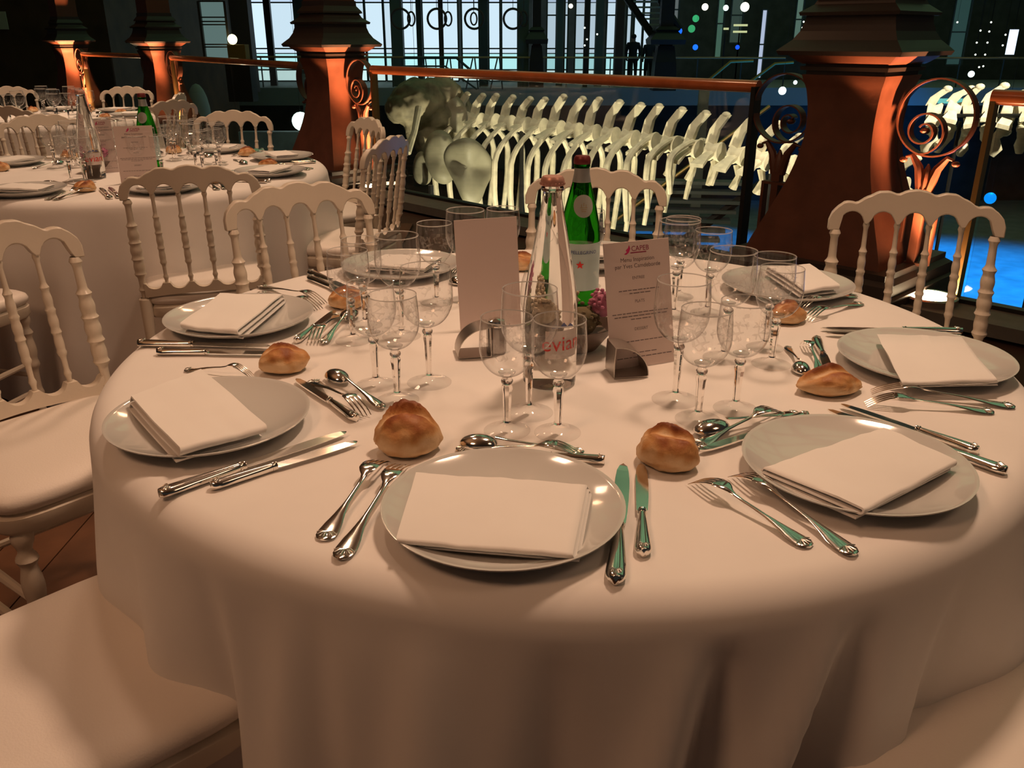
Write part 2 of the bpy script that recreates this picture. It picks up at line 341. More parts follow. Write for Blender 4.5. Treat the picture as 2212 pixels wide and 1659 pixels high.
# ================================================================= COLUMNS
def make_column():
    r = empty('iron_column')
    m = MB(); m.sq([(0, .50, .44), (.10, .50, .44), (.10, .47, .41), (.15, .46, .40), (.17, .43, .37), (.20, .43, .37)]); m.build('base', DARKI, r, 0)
    pr = []
    K = [(.20, .37, .31), (.30, .335, .285), (.42, .285, .25), (.55, .235, .215), (.68, .197, .19), (.80, .178, .174), (.92, .178, .172), (1.02, .192, .184), (1.09, .214, .205)]
    for i in range(len(K) - 1):
        for q in range(4):
            t = q / 4; a = K[max(0, i - 1)]; b = K[i]; c_ = K[i + 1]; d = K[min(len(K) - 1, i + 2)]
            pr.append((b[0] + (c_[0] - b[0]) * t,) + tuple(.5 * (2 * b[w_] + (c_[w_] - a[w_]) * t + (2 * a[w_] - 5 * b[w_] + 4 * c_[w_] - d[w_]) * t * t + (3 * b[w_] - a[w_] - 3 * c_[w_] + d[w_]) * t ** 3) for w_ in (1, 2)))
    pr.append(K[-1])
    m = MB(); m.sq(pr); m.build('shaft', IRON, r, 30)
    # incised panel on the side faces
    m = MB()
    for sx in (-1, 1):
        for sy in (.09,):
            m.ribbon([(sx * (.187 + .0), sy, .93), (sx * .188, sy, .80), (sx * .207, sy, .68), (sx * .252, sy, .55), (sx * .313, sy, .42)], .008, .006, None, (0, 1, 0))
            m.box((sx * .19, .105, .93), (.006, .04, .008))
    m.build('panel_groove', DARKI, r, 0)
    m = MB(); m.sq([(1.09, .20, .19), (1.11, .20, .19)]); m.sq([(1.11, .222, .212), (1.128, .225, .215)]); m.sq([(1.128, .205, .195), (1.14, .205, .195)])
    m.build('neck_groove', DARKI, r, 0)
    m = MB(); m.sq([(1.14, .218, .208), (1.15, .235, .225), (1.175, .265, .255), (1.18, .27, .26)]); m.build('collar', IRON, r, 0)
    m = MB(); m.sq([(1.18, .305, .295), (1.20, .315, .305), (1.215, .30, .29), (1.25, .262, .252), (1.29, .238, .228), (1.335, .224, .214), (1.36, .222, .212),
                    (1.36, .245, .235), (1.375, .25, .24), (1.385, .235, .225), (1.41, .20, .19), (1.44, .185, .175), (1.445, .205, .195), (1.46, .20, .19), (1.50, .17, .16), (1.54, .168, .158)])
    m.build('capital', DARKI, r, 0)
    m = MB(); m.sq([(1.54, .16, .15), (4.44, .15, .14)]); m.build('upper_shaft', mat('upper_iron', (.16, .06, .03), rough=.5), r, 0)
    for sx in (-1, 1):
        cx, cz = sx * .40, .905
        m = MB(); m.ribbon([(cx + .178 * cos(2 * pi * k / 48), 0, cz + .178 * sin(2 * pi * k / 48)) for k in range(49)], .055, .008, None, (0, 1, 0)); m.build('scroll_ring', IRON, r)
        m = MB(); sp = []
        for k in range(56):
            t = k / 55; a = R(-80) - t * R(600); rr = .108 - .082 * t; sp.append((cx + sx * (-.045 - rr * cos(a) * 1), 0, cz - .065 + .002 * t + rr * sin(a)))
        m.ribbon(sp, .055, .008, None, (0, 1, 0)); m.sphere((cx - sx * .045, 0, cz - .063), (.024, .028, .016), 8, 6)
        m.build('scroll_curl', IRON, r)
        m = MB()
        for q in (-1, 0, 1):
            pts = [(cx + q * .018, 0, .56), (cx + q * .03, 0, .62), (cx + q * .045, 0, .67), (cx + q * .085, 0, .725), (cx + q * .115, 0, .715)] if q else [(cx, 0, .56), (cx, 0, .61), (cx, 0, .655), (cx, 0, .69)]
            m.tube(pts, [.026, .026, .022, .014, .006] if q else [.026, .028, .02, .004], 8)
        for q in (-1, 1): m.sphere((cx + q * .125, 0, .70), (.02, .02, .014), 8, 6)
        m.build('tulip_leaf', IRON, r, 40)
        m = MB(); m.box((cx, 0, .545), (.05, .05, .05)); m.box((cx, 0, .51), (.16, .05, .014)); m.box((cx, 0, .20), (.16, .05, .014))
        for q in (-1, 1): m.box((cx + q * .072, 0, .355), (.016, .05, .30))
        m.box((cx, 0, .12), (.05, .05, .16)); m.box((cx, 0, .355), (.04, .05, .30)); m.build('pedestal', IRON, r, 0)
    tag(r, 'x', 'column'); freeze(r); return r
col = make_column()
place(col, C1, RZ, 'large rust-brown iron column at right, nearest to the table', cat='column')
place(col, C2, RZ, 'rust-brown iron column left of centre, behind the second table', cat='column')
place(col, C3, RZ, 'orange lit iron column behind the left table, second from the left', cat='column')
place(col, C4, RZ, 'orange lit iron column farthest to the left', cat='column')
# uplights in the floor beside every column
def make_uplight():
    r = empty('floor_uplight')
    m = MB(); m.lathe([(.075, 0), (.085, 0), (.085, .03), (.078, .036), (.070, .034)], 28); m.build('bezel', STEEL, r)
    m = MB(); m.lathe([(.071, .006), (.071, .030), (.04, .034), (.001, .035)], 28); m.build('lens', emis('uplight_glow', (1, .72, .42), 26), r)
    tag(r, 'x', 'lamp'); freeze(r); return r
up = make_uplight()
for k, (C, nm, pw) in enumerate(((C1, 'the large right column', 16), (C2, 'the column left of centre', 22), (C3, 'the third column', 50), (C4, 'the farthest column', 50))):
    p = C + UA * .62 + UN * .10
    if k == 0: p = Vector((2.06, 4.12, 0))
    place(up, (p.x, p.y, .05 if k else .05), 0, 'glowing round floor uplight at the foot of ' + nm, None, None, (1.5, 1.5, 1) if k < 2 else None)
    light('column_uplight', 'SPOT', (p.x, p.y, .12), (1, .42, .18), pw * (26 if k == 0 else 20), .04, (C.x + UA.x * .22 - (.0 if k else .0), C.y + UA.y * .22, 1.17), 38, 1.0)
    light('column_uplight', 'SPOT', (p.x, p.y, .12), (1, .42, .17), pw * 1.1, .04, (p.x, p.y, 1.20), 125, .8)

# ================================================================= RAILINGS
def railing(A, B, label, joint=None):
    r = empty('glass_railing', (A.x, A.y, 0)); d = B - A; L = d.length; a = atan2(d.y, d.x); r.rotation_euler = (0, 0, a)
    m = MB(); m.tube([(0, 0, 1.01), (L, 0, 1.01)], .034, 20); m.build('handrail', RAILW, r)
    k = max(1, round(L / 2.1)); wd = (L - .08) / k
    for i in range(k):
        m = MB(); m.box((.04 + (i + .5) * wd, 0, .53), (wd - .012, .012, .93)); m.build('glass_panel', thin_glass('rail_glass', (.95, .955, .94), (.5, .52, .5)), r, 0)
    m = MB(); m.box((L / 2, 0, .055), (L, .05, .03)); m.build('floor_channel', BLACK, r, 0)
    m = MB(); m.box((L - .012, 0, .52), (.026, .075, .98)); m.build('end_post', BLACK, r, 0)
    m = MB(); m.box((.012, 0, .52), (.024, .06, .98)); m.build('end_post', BRASS, r, 0)
    tag(r, label, 'railing'); return r
railing(Vector((-1.147, 7.58, 0)), Vector((1.352, 5.01, 0)), 'glass railing with orange handrail between the two big columns')
railing(Vector((2.19, 4.15, 0)), Vector((5.6, .64, 0)), 'glass railing at the right edge, brass end post')
railing(C3 + (C2 - C3).normalized() * .52, C2 + (C3 - C2).normalized() * .42, 'glass railing behind the second table, left of the middle column')
railing(C4 + (C3 - C4).normalized() * .52, C3 + (C4 - C3).normalized() * .42, 'short railing between the two farthest columns')

# ================================================================= CHAIRS
def yb(z): return -.175 - (z - .45) * .16         # the back leans
def turned(z0, z1, r, rings):
    """profile along z with swells and rings at fractions"""
    out = []; N = 60
    for i in range(N + 1):
        t = i / N; rr = r * (.70 + .20 * sin(pi * t) ** 2)
        for c, wd, h in rings:
            rr += r * h * 1.25 * math.exp(-((t - c) / wd) ** 2)
        out.append((rr, z0 + (z1 - z0) * t))
    return out
def lean(z0, z1, x, y0, y1):
    return Matrix(((1, 0, 0, x), (0, 1, (y1 - y0) / (z1 - z0), y0 - (y1 - y0) / (z1 - z0) * z0), (0, 0, 1, 0), (0, 0, 0, 1)))
def make_chair():
    r = empty('banquet_chair')
    xs = [i / 60 * .42 - .21 for i in range(61)]
    def top(x):
        a = abs(x); K = [(0, .905), (.022, .902), (.045, .892), (.068, .899), (.09, .898), (.118, .885), (.145, .869), (.158, .872), (.172, .872), (.19, .860), (.203, .845), (.21, .825)]
        for (x0, z0), (x1, z1) in zip(K, K[1:]):
            if a <= x1 + 1e-6: t = (a - x0) / (x1 - x0); t = t * t * (3 - 2 * t) * .5 + t * .5; return z0 + (z1 - z0) * t
        return .825
    def bot(x):
        a = abs(x)
        cs = [0, .076, .152]; best = min(cs, key=lambda c: abs(a - c)); dlt = abs(a - best)
        hw = .030
        if a > .182: return .800
        return .816 + (.032 * sqrt(max(0, 1 - (dlt / hw) ** 2)) if dlt < hw else 0)
    f0 = lambda x, z: yb(z) - .010 - .02 * (1 - (x / .21) ** 2); f1 = lambda x, z: yb(z) + .012 - .02 * (1 - (x / .21) ** 2)
    m = MB(); m.strip([(x, top(x)) for x in xs], [(x, bot(x)) for x in xs], f0, f1); o = m.build('crest_rail', CREAM, r, 50)
    bv = o.modifiers.new('b', 'BEVEL'); bv.width = .003; bv.segments = 2; bv.limit_method = 'ANGLE'; bv.angle_limit = R(50)
    rings = [(.10, .02, .30), (.26, .018, .35), (.33, .07, .35), (.42, .015, .35), (.50, .06, .38), (.58, .015, .35), (.66, .06, .35), (.75, .018, .38), (.97, .02, .3)]
    for sx in (-1, 1):
        m = MB(); m.lathe(turned(.47, .802, .0135, rings), 14, lean(.47, .80, sx * .19, yb(.47), yb(.80)))
        m.lathe([(.013, .0), (.014, .25), (.019, .42), (.020, .47), (.014, .475)], 12, lean(0, .47, sx * .19, yb(.47) - .04, yb(.47)), cap0=True)
        m.build('back_post', CREAM, r)
    for x in (-.114, -.038, .038, .114):
        dy = -.02 * (1 - (x / .21) ** 2)
        m = MB(); m.lathe(turned(.515, .822, .0080, rings), 12, lean(.5, .82, x, yb(.5) + dy, yb(.82) + dy)); m.build('spindle', CREAM, r)
    xs2 = [i / 50 * .37 - .185 for i in range(51)]
    def top2(x):
        a = abs(x); best = min([0, .076, .152], key=lambda c: abs(a - c)); dlt = abs(a - best)
        return .527 - (.020 * sqrt(max(0, 1 - (dlt / .026) ** 2)) if dlt < .026 else 0)
    m = MB(); m.strip([(x, top2(x)) for x in xs2], [(x, .478 + .012 * (1 - (x / .185) ** 2)) for x in xs2], f0, f1)
    m.build('lower_rail', CREAM, r, 50)
    def seat_out(sc, n=48):
        pts = []
        for i in range(n):
            a = 2 * pi * i / n; c, s_ = cos(a), sin(a); e = .32
            x = (abs(c) ** e) * (1 if c > 0 else -1); y = (abs(s_) ** e) * (1 if s_ > 0 else -1)
            wx = .175 + .022 * (y + 1) / 2 + .02
            pts.append((x * wx * sc, y * .20 * sc))
        return pts
    m = MB(); L = [(seat_out(.97), .405), (seat_out(1.0), .415), (seat_out(1.0), .440), (seat_out(.96), .447)]
    v = []; f = []; n = 48
    for o2, z in L: v += [(x, y, z) for x, y in o2]
    for i in range(len(L) - 1):
        for k in range(n): f.append((i * n + k, i * n + (k + 1) % n, (i + 1) * n + (k + 1) % n, (i + 1) * n + k))
    f += [tuple(range(n - 1, -1, -1)), tuple(3 * n + k for k in range(n))]; m.add(v, f); m.build('seat_frame', CREAM, r)
    m = MB(); v = []; f = []; L = [(.97, .449), (1.005, .458), (1.01, .468), (.99, .478), (.93, .486), (.8, .492), (.55, .496), (.25, .498), (.02, .4985)]
    for sc, z in L: v += [(x, y, z) for x, y in seat_out(sc)]
    for i in range(len(L) - 1):
        for k in range(n): f.append((i * n + k, i * n + (k + 1) % n, (i + 1) * n + (k + 1) % n, (i + 1) * n + k))
    f += [tuple(range(n - 1, -1, -1)), tuple((len(L) - 1) * n + k for k in range(n))]; m.add(v, f); m.build('cushion', CUSH, r, 60)
    rl = [(.12, .03, .4), (.3, .03, .3), (.55, .03, .4), (.68, .10, .5), (.82, .025, .5), (.93, .05, .6)]
    for sx in (-1, 1):
        m = MB(); m.lathe(turned(0, .42, .0145, rl), 12, Matrix.Translation((sx * .17, .165, 0)), cap0=True); m.build('leg', CREAM, r)
    def st(a, b):
        m = MB(); A = Vector(a); B = Vector(b); m.tube([A.lerp(B, t / 10) for t in range(11)], [.007 + .003 * sin(pi * t / 10) for t in range(11)], 8); m.build('stretcher', CREAM, r)
    for z in (.14, .24):
        for sx in (-1, 1): st((sx * .17, .165, z), (sx * .19, yb(.47) - .03, z))
    st((-.17, .165, .19), (.17, .165, .19)); st((-.19, yb(.47) - .03, .19), (.19, yb(.47) - .03, .19))
    tag(r, 'x', 'chair'); freeze(r); return r
chair = make_chair()
def put_chair(x, y, face, label, group=None, centre=False):
    """x,y: middle of the back at crest height; face: heading in degrees"""
    a = R(face); k = 0 if centre else .238
    place(chair, (x + cos(a) * k, y + sin(a) * k, 0), a - pi / 2, label, group)
put_chair(.25, 2.61, -96, 'ivory spindle-back chair facing the camera behind the bottles')
put_chair(1.03, 2.21, -104, 'ivory spindle-back chair at right in front of the large column')
put_chair(-.57, 2.35, -56.7, 'ivory spindle-back chair behind the rear left plate, its legs hidden by the table')
put_chair(-1.125, 1.80, -40, 'ivory chair cut by the left edge, turned with its back to the aisle')
put_chair(-.60, .92, 45, 'cream-cushioned chair in the bottom left corner, only its seat showing', centre=True)
put_chair(.635, .735, 125, 'cream-cushioned chair in the bottom right corner, only its seat showing', centre=True)
put_chair(-1.0, 2.73, 106.5, 'ivory chair seen from behind at the near right of the second table')
put_chair(-.5, 3.54, 163, 'ivory chair seen edge-on at right of the second table, the nearer of two')
put_chair(-.71, 4.36, 213, 'ivory chair at right of the second table, in front of the middle column')
put_chair(-1.48, 4.78, -88, 'ivory chair on the far side of the second table, back towards the railing')
put_chair(-2.38, 4.55, -45, 'ivory chair behind the water bottle of the second table')
put_chair(-1.90, 2.42, 75, 'ivory chair at the near left of the second table, only its seat showing')
put_chair(-2.95, 5.20, 95, 'ivory chair with its back to the second table, drawn up to the third table')
put_chair(-2.12, 5.62, 150, 'ivory chair beside the green bottle, at right of the third table')
put_chair(-2.32, 6.30, 185, 'ivory chair at the far right of the third table, half hidden by another chair')
put_chair(-3.02, 7.15, -90, 'ivory chair on the far side of the third table, right of the clear bottle neck')
put_chair(-3.95, 7.15, -60, 'greyish ivory chair beyond the third table, left of the clear bottle neck')
put_chair(-4.85, 7.4, -45, 'ivory chair farthest left, by the upper left green bottle')

# ================================================================= TABLES AND CLOTHS
def make_table(cx, cy, rad, label, clabel, seed, twist, rot=0, seg=240, folds=()):
    t = empty('round_table', (cx, cy, 0))
    m = MB(); m.lathe([(.001, .715), (rad - .05, .710), (rad - .035, .715), (rad - .035, .735), (.001, .740)], 64); m.build('tabletop', mat('plywood', (.4, .28, .16), rough=.6), t)
    for k in range(4):
        a = pi / 4 + k * pi / 2; m = MB(); m.tube([(.5 * cos(a), .5 * sin(a), .72), (.55 * cos(a), .55 * sin(a), 0)], .018, 10); m.build('leg', DARKI, t)
    tag(t, label, 'table')
    rg = random.Random(seed); K = [(rg.uniform(0, 6.28), k, amp) for k, amp in ((7, .30), (11, .5), (17, .30), (23, .18), (5, .25))]
    m = MB(); v = []; f = []
    rad_s = [0.001, .12, .24, .36, .48, .6, .68, .72]
    flat = [(r_, 0, 0) for r_ in rad_s]
    er = .045
    arc = [(rad - er + er * sin(a), -(er - er * cos(a)), 0) for a in [i * pi / 2 / 8 for i in range(9)]]
    hang = []
    for i in range(1, 29): s_ = i / 28; hang.append((rad, -er - s_ * (TOP - er - .012), s_))
    rings = flat + arc + hang
    for (r0, dz, s_) in rings:
        for k in range(seg):
            a = 2 * pi * k / seg; aa = a + twist(a) * s_
            F = sum(amp * sin(kk * aa + ph) for ph, kk, amp in K)
            F = F if F > 0 else F * .8
            g = min(1, s_ * 1.5) ** .8
            for (fa, fw, fd, ft) in folds:      # single deep folds: angle, half width, depth, drift
                dl = (a - R(fa) - R(ft) * s_ + pi) % (2 * pi) - pi; ww = R(fw) * (.45 + .9 * s_)
                if abs(dl) < 4 * ww: F += fd / .058 * (math.exp(-(dl / ww) ** 2) - .55 * math.exp(-((dl + 1.9 * ww) / ww) ** 2)) * (1.5 - .6 * s_)
            rr = r0 + (.004 * min(1, s_ * 4) + .012 * s_ + .058 * F * g if s_ > 0 else 0)
            z = TOP + dz + (0 if s_ > 0 else (.0009 * noise.noise(Vector((r0 * cos(a) * 5, r0 * sin(a) * 5, seed))) if r0 < rad - er else 0)) 
            v.append((rr * cos(a), rr * sin(a), z - 0.0))
    for i in range(len(rings) - 1):
        for k in range(seg): k2 = (k + 1) % seg; f.append((i * seg + k, i * seg + k2, (i + 1) * seg + k2, (i + 1) * seg + k))
    f.append(tuple(range(seg))); m.add(v, f); c = m.build('tablecloth', LINEN, None, 0, (cx, cy, 0)); c.rotation_euler = (0, 0, rot)
    c.data.polygons.foreach_set('use_smooth', [True] * len(c.data.polygons))
    tag(c, clabel, 'tablecloth'); return c
TC = Vector((.085, 1.49, TOP)); T2 = Vector((-1.57, 3.69, TOP)); T3 = Vector((-3.25, 6.15, TOP))
make_table(.085, 1.49, .785, 'round banquet table in the foreground under its cloth', 'white floor-length cloth on the foreground table', 3, lambda a: -.28 * sin(a + pi / 2) , 0, 420, ((-80, 3.4, -.065, -4), (-68, 3.8, -.080, -9), (-56, 2.4, -.020, -6), (-103, 3.5, .028, 2), (-112, 3.2, -.030, 3), (-122, 3, .032, 5), (-134, 5, .020, 2), (-93, 3, -.02, 0), (180, 4, -.04, 0)))
make_table(T2.x, T2.y, .785, 'round banquet table behind at left under its cloth', 'white floor-length cloth on the second table, behind at left', 8, lambda a: .1, 0, 200)
make_table(T3.x, T3.y, .785, 'round banquet table farthest left under its cloth', 'white cloth on the third table, farthest left', 12, lambda a: .1, 0, 160)

# ================================================================= TABLEWARE PROTOTYPES
def make_plate():
    m = MB(); P = [(.0005, .0065), (.05, .0065), (.085, .008), (.105, .0115), (.122, .0165), (.134, .0215), (.1385, .0235), (.140, .0232), (.1395, .0215), (.128, .0150), (.112, .0085), (.096, .004), (.092, .0), (.086, .0), (.084, .003), (.0005, .003)]
    m.lathe(P, 72); o = m.build('dinner_plate', PORC, None, 50); tag(o, 'x', 'plate'); freeze(o); return o
plate = make_plate()
def make_glass(h, rr, name, label):
    r = empty(name)
    kb = h * .50; s = rr / .037
    m = MB(); m.lathe([(.0005, 0), (.031 * s, 0), (.0335 * s, .0008), (.0335 * s, .0018), (.024 * s, .004), (.012, .008), (.0065, .013), (.0052, .018)], 40); m.build('foot', GLASSP, r)
    m = MB(); z1 = kb - .014
    m.lathe([(.0052, .014), (.0050, .022), (.0065, z1 - .012), (.0080, z1 - .004), (.0070, z1), (.0045, z1 + .0015)], 6, None, True, True)
    m.sphere((0, 0, z1 + .0065), (.0085, .0085, .0062), 14, 10); m.build('stem', STEM, r, 30)
    m = MB(); hb = h - kb; pr = []; zc = hb * .52; Rm = rr * 1.05
    for i in range(15):
        ph = pi / 2 * i / 14; pr.append((max(.0045, Rm * sin(ph) ** .92), kb + zc * (1 - cos(ph))))
    for i in range(1, 8):
        t = i / 7; pr.append((Rm + (rr * .975 - Rm) * t ** 1.4, kb + zc + (hb - zc) * t))
    m.lathe(pr, 48); m.lathe([(rr * .966, h - .0006), (rr * .976, h + .0009), (rr * .986, h + .0005), (rr * .986, h - .0010), (rr * .966, h - .0006)], 48, None, False, False, 1)
    m.lathe([(.0045, kb), (.010, kb + .002), (.012, kb + .006), (.0005, kb + .005)], 20); m.build('bowl', [GLASS, RIM], r)
    tag(r, label, 'glass'); freeze(r); return r
gL = make_glass(.190, .0395, 'water_glass', 'x'); gS = make_glass(.168, .0362, 'wine_glass', 'x')

def shell(m, y0, z0, w, L, up=1):
    for k in range(7):
        a = (k - 3) * R(21); e = L * (1 - .04 * abs(k - 3))
        m.tube([(sin(a) * .0012, y0 + L - .002 - cos(a) * .0012, z0), (sin(a) * e * .5, y0 + L - cos(a) * e * .55, z0 + .0008), (sin(a) * e * .80 * w, y0 + L - cos(a) * e * .95, z0)], [.0005, .0010, .0007], 5)
def sweep(m, st, th, n=8, M=None):
    """st: (y, half width, z); lens-shaped cross-section"""
    v = []; f = []
    for y, hw, z in st:
        for k in range(n): a = 2 * pi * k / n; v.append((hw * cos(a), y, z + th * .5 * sin(a) * (1 if hw > .003 else .8)))
    for i in range(len(st) - 1):
        for k in range(n): f.append((i * n + k, i * n + (k + 1) % n, (i + 1) * n + (k + 1) % n, (i + 1) * n + k))
    f += [tuple(range(n - 1, -1, -1)), tuple((len(st) - 1) * n + k for k in range(n))]; m.add(v, f, M)
def make_fork():
    r = empty('fork')
    m = MB(); sweep(m, [(0, .003, .0022), (.002, .0080, .0024), (.008, .0115, .0028), (.018, .0122, .0032), (.032, .0105, .0045), (.05, .0066, .0070), (.07, .0036, .0095), (.09, .0029, .0115), (.11, .0027, .0130), (.125, .0030, .0150), (.132, .0045, .0170), (.138, .0085, .0190), (.144, .0112, .0200), (.152, .0120, .0200), (.158, .0121, .0190)], .0030, 12); m.build('handle', SILV, r)
    for k in range(4):
        x = -.0102 + k * .0068
        m = MB(); pts = [(x, .155, .0193), (x, .165, .0172), (x, .178, .0125), (x, .190, .0072), (x, .199, .0018)]
        m.tube(pts, [.0018, .0016, .0014, .0012, .0007], 6); m.build('tine', SILV, r)
    m = MB(); shell(m, .0015, .0046, 1.15, .016); m.build('shell_ornament', SILVE, r)
    tag(r, 'x', 'fork'); freeze(r); return r
def make_spoon():
    r = empty('spoon')
    m = MB(); sweep(m, [(0, .002, .0022), (.002, .0055, .0024), (.008, .0085, .0028), (.018, .0092, .0032), (.032, .008, .0045), (.05, .0050, .0065), (.07, .0033, .0085), (.09, .0027, .0105), (.11, .0027, .0125), (.125, .0032, .0150), (.13, .0045, .0160)], .0030, 10); m.build('handle', SILV, r)
    m = MB(); v = []; f = []; N = 14; Q = 20
    for i in range(N + 1):      # dome, back up
        t = i / N
        for k in range(Q): a = 2 * pi * k / Q; v.append((.0185 * sin(t * pi / 2) * cos(a), .155 + .029 * sin(t * pi / 2) * sin(a), .0035 + .0135 * cos(t * pi / 2) + .0006))
    for i in range(N):
        for k in range(Q): f.append((i * Q + k, i * Q + (k + 1) % Q, (i + 1) * Q + (k + 1) % Q, (i + 1) * Q + k))
    f.append(tuple(range(Q))); m.add(v, f); m.build('bowl', SILV, r, 70)
    m = MB(); shell(m, .0015, .0042, 1, .012); m.build('shell_ornament', SILVE, r)
    tag(r, 'x', 'spoon'); freeze(r); return r
def make_knife():
    r = empty('knife')
    m = MB(); sweep(m, [(0, .004, .0062), (.002, .0080, .0062), (.007, .0105, .0062), (.016, .0110, .0062), (.04, .0096, .0062), (.075, .0072, .0058), (.098, .0055, .0056), (.1, .0050, .0056)], .0120, 14)
    m.lathe([(.0005, 0), (.0052, 0), (.0066, .001), (.0066, .003), (.0052, .004), (.0062, .0055), (.0062, .0085), (.0005, .009)], 14, Matrix.Translation((0, .0995, .0062)) @ Matrix.Rotation(-pi / 2, 4, 'X')); m.build('handle', SILV, r)
    m = MB(); ys = [.107, .112, .13, .16, .19, .215, .235, .248, .254]; L = [-.0075, -.0078, -.0080, -.0082, -.0084, -.0082, -.0070, -.0040, .001]; Rr = [.0058, .0075, .0085, .0095, .0098, .0092, .0078, .0058, .0015]
    v = []; f = []
    for y, a, b in zip(ys, L, Rr): v += [(a, y, .0072), (b, y, .0062), (b, y, .0056), (a, y, .0046)]
    for i in range(len(ys) - 1):
        for k in range(4): f.append((i * 4 + k, i * 4 + (k + 1) % 4, i * 4 + 4 + (k + 1) % 4, i * 4 + 4 + k))
    f += [(3, 2, 1, 0), (len(v) - 4, len(v) - 3, len(v) - 2, len(v) - 1)]; m.add(v, f); m.build('blade', SILV, r, 0)
    m = MB(); shell(m, .003, .0120, .9, .012); m.build('shell_ornament', SILVE, r)
    tag(r, 'x', 'knife'); freeze(r); return r
FORK, SPOON, KNIFE = make_fork(), make_spoon(), make_knife()
LEN = {FORK.name: .2, SPOON.name: .184, KNIFE.name: .254}
def cut(proto, h, t, label, group=None, dz=0, small=False):
    """lay a piece with the handle end at h pointing to t (table coordinates)"""
    d = Vector((t[0] - h[0], t[1] - h[1], 0)); L = d.length; s = max(.66, min(1.08, L / LEN[proto.name]))
    if not group: s = max(.62, min(1.12, L / LEN[proto.name]))
    a = atan2(d.y, d.x)
    place(proto, (h[0], h[1], TOP + .0006 + dz), a - pi / 2, label, group, None, (min(1, s * 1.05), s, 1))

def bread(loc, rz, size, seed, label, group=None, pointy=1.0, ear=1.0):
    m = MB(); m.sphere((0, 0, 0), 1.0, 48, 32); v = []; bake = []
    L, W, H = [q * 1.13 for q in size]
    for p in m.v:
        x, y, z = p; nx = Vector((x * 1.3 + seed * 3.1, y * 1.3, z * 1.3))
        q = 1 + .13 * noise.noise(nx) + .06 * noise.noise(nx * 3) + .02 * noise.noise(nx * 8)
        tp = 1 - .28 * pointy * abs(x) ** 2.6
        cy = y - .18 * sin(x * 2.3 + seed)
        crack = math.exp(-(cy / .20) ** 2) * max(0, z) * (1 - abs(x) ** 4)
        lip = math.exp(-((cy - .30) / .13) ** 2) * max(0, z) * (1 - abs(x) ** 3)
        hz = (z if z > 0 else z * .55)
        v.append((x * q * L, y * q * W * tp, max(-.42, hz * q * tp - .20 * crack + .20 * ear * lip) * H))
        bake.append(max(-.1, min(.75, -.04 + .62 * max(0, z) ** 1.3 + .35 * lip - .45 * crack + .30 * noise.noise(nx * 1.8))))
    m.v = v; zmin = min(p[2] for p in v); me = m.mesh('bread_roll', BREAD, 0)
    me.polygons.foreach_set('use_smooth', [True] * len(me.polygons))
    at = me.attributes.new('bake', 'FLOAT', 'POINT'); at.data.foreach_set('value', bake)
    o = bpy.data.objects.new('bread_roll', me); COL.objects.link(o); o.location = (loc[0], loc[1], TOP - zmin + .001); o.rotation_euler = (0, 0, rz)
    tag(o, label, 'bread', group); return o

def napkin(c4, z, label, seed=1, group=None, thick=.011):
    """a linen napkin folded in three; c4: its four corners seen from above, front edge first (A-B is the open folded edge)"""
    A, B, C_, D = [Vector((p[0], p[1], 0)) for p in c4]; rg = random.Random(seed)
    path = [(.04, 0), (.5, 0), (.97, 0.0)]      # v, z : a flattened S through the folds
    h = thick
    for k in range(7): a = -pi / 2 + pi * k / 6; path.append((.97 + .02 * cos(a), h * .25 + h * .25 * sin(a)))
    path += [(.5, h * .5), (.05, h * .5)]
    for k in range(7): a = -pi / 2 + pi * k / 6; path.append((.03 - .022 * cos(a), h * .75 + h * .25 * sin(a)))
    path += [(.25, h), (.5, h), (.75, h), (.99, h * .97), (1.0, h * .55)]
    m = MB(); v = []; f = []; NU = 24; t = .0011
    P = [Vector((a, b)) for a, b in path]; n = len(P); depth = ((D - A).length + (C_ - B).length) / 2
    prof = []
    for s in (1, -1):
        seq = range(n) if s == 1 else range(n - 1, -1, -1)
        for i in seq:
            d = (P[min(i + 1, n - 1)] - P[max(i - 1, 0)]); d = Vector((d.x * depth, d.y)).normalized(); nn = Vector((-d.y, d.x)) * t * s
            prof.append((P[i].x + nn.x / depth, P[i].y + nn.y))
    Q = len(prof)
    for i in range(NU + 1):
        u = i / NU; e0 = A.lerp(B, u); e1 = D.lerp(C_, u)
        for (vv, zz) in prof:
            off = .006 * (.5 - zz / h) * (1 if seed % 2 else -1)
            p = e0.lerp(e1, vv) + (B - A).normalized() * off
            wob = .0028 * noise.noise(Vector((p.x * 14, p.y * 14, seed * 7.7))) + .0012 * noise.noise(Vector((p.x * 45, p.y * 45, seed * 3)))
            v.append((p.x, p.y, z + t + zz + wob * (zz / h + .25) + .0015))
    for i in range(NU):
        for k in range(Q): k2 = (k + 1) % Q; f.append((i * Q + k, i * Q + k2, (i + 1) * Q + k2, (i + 1) * Q + k))
    for b, rev in ((0, 1), (NU * Q, 0)):
        for i in range(n - 1):
            q = (b + i, b + i + 1, b + Q - 2 - i, b + Q - 1 - i); f.append(q[::-1] if rev else q)
    m.add(v, f); o = m.build('napkin', NAPK, None, 60); tag(o, label, 'napkin', group); return o

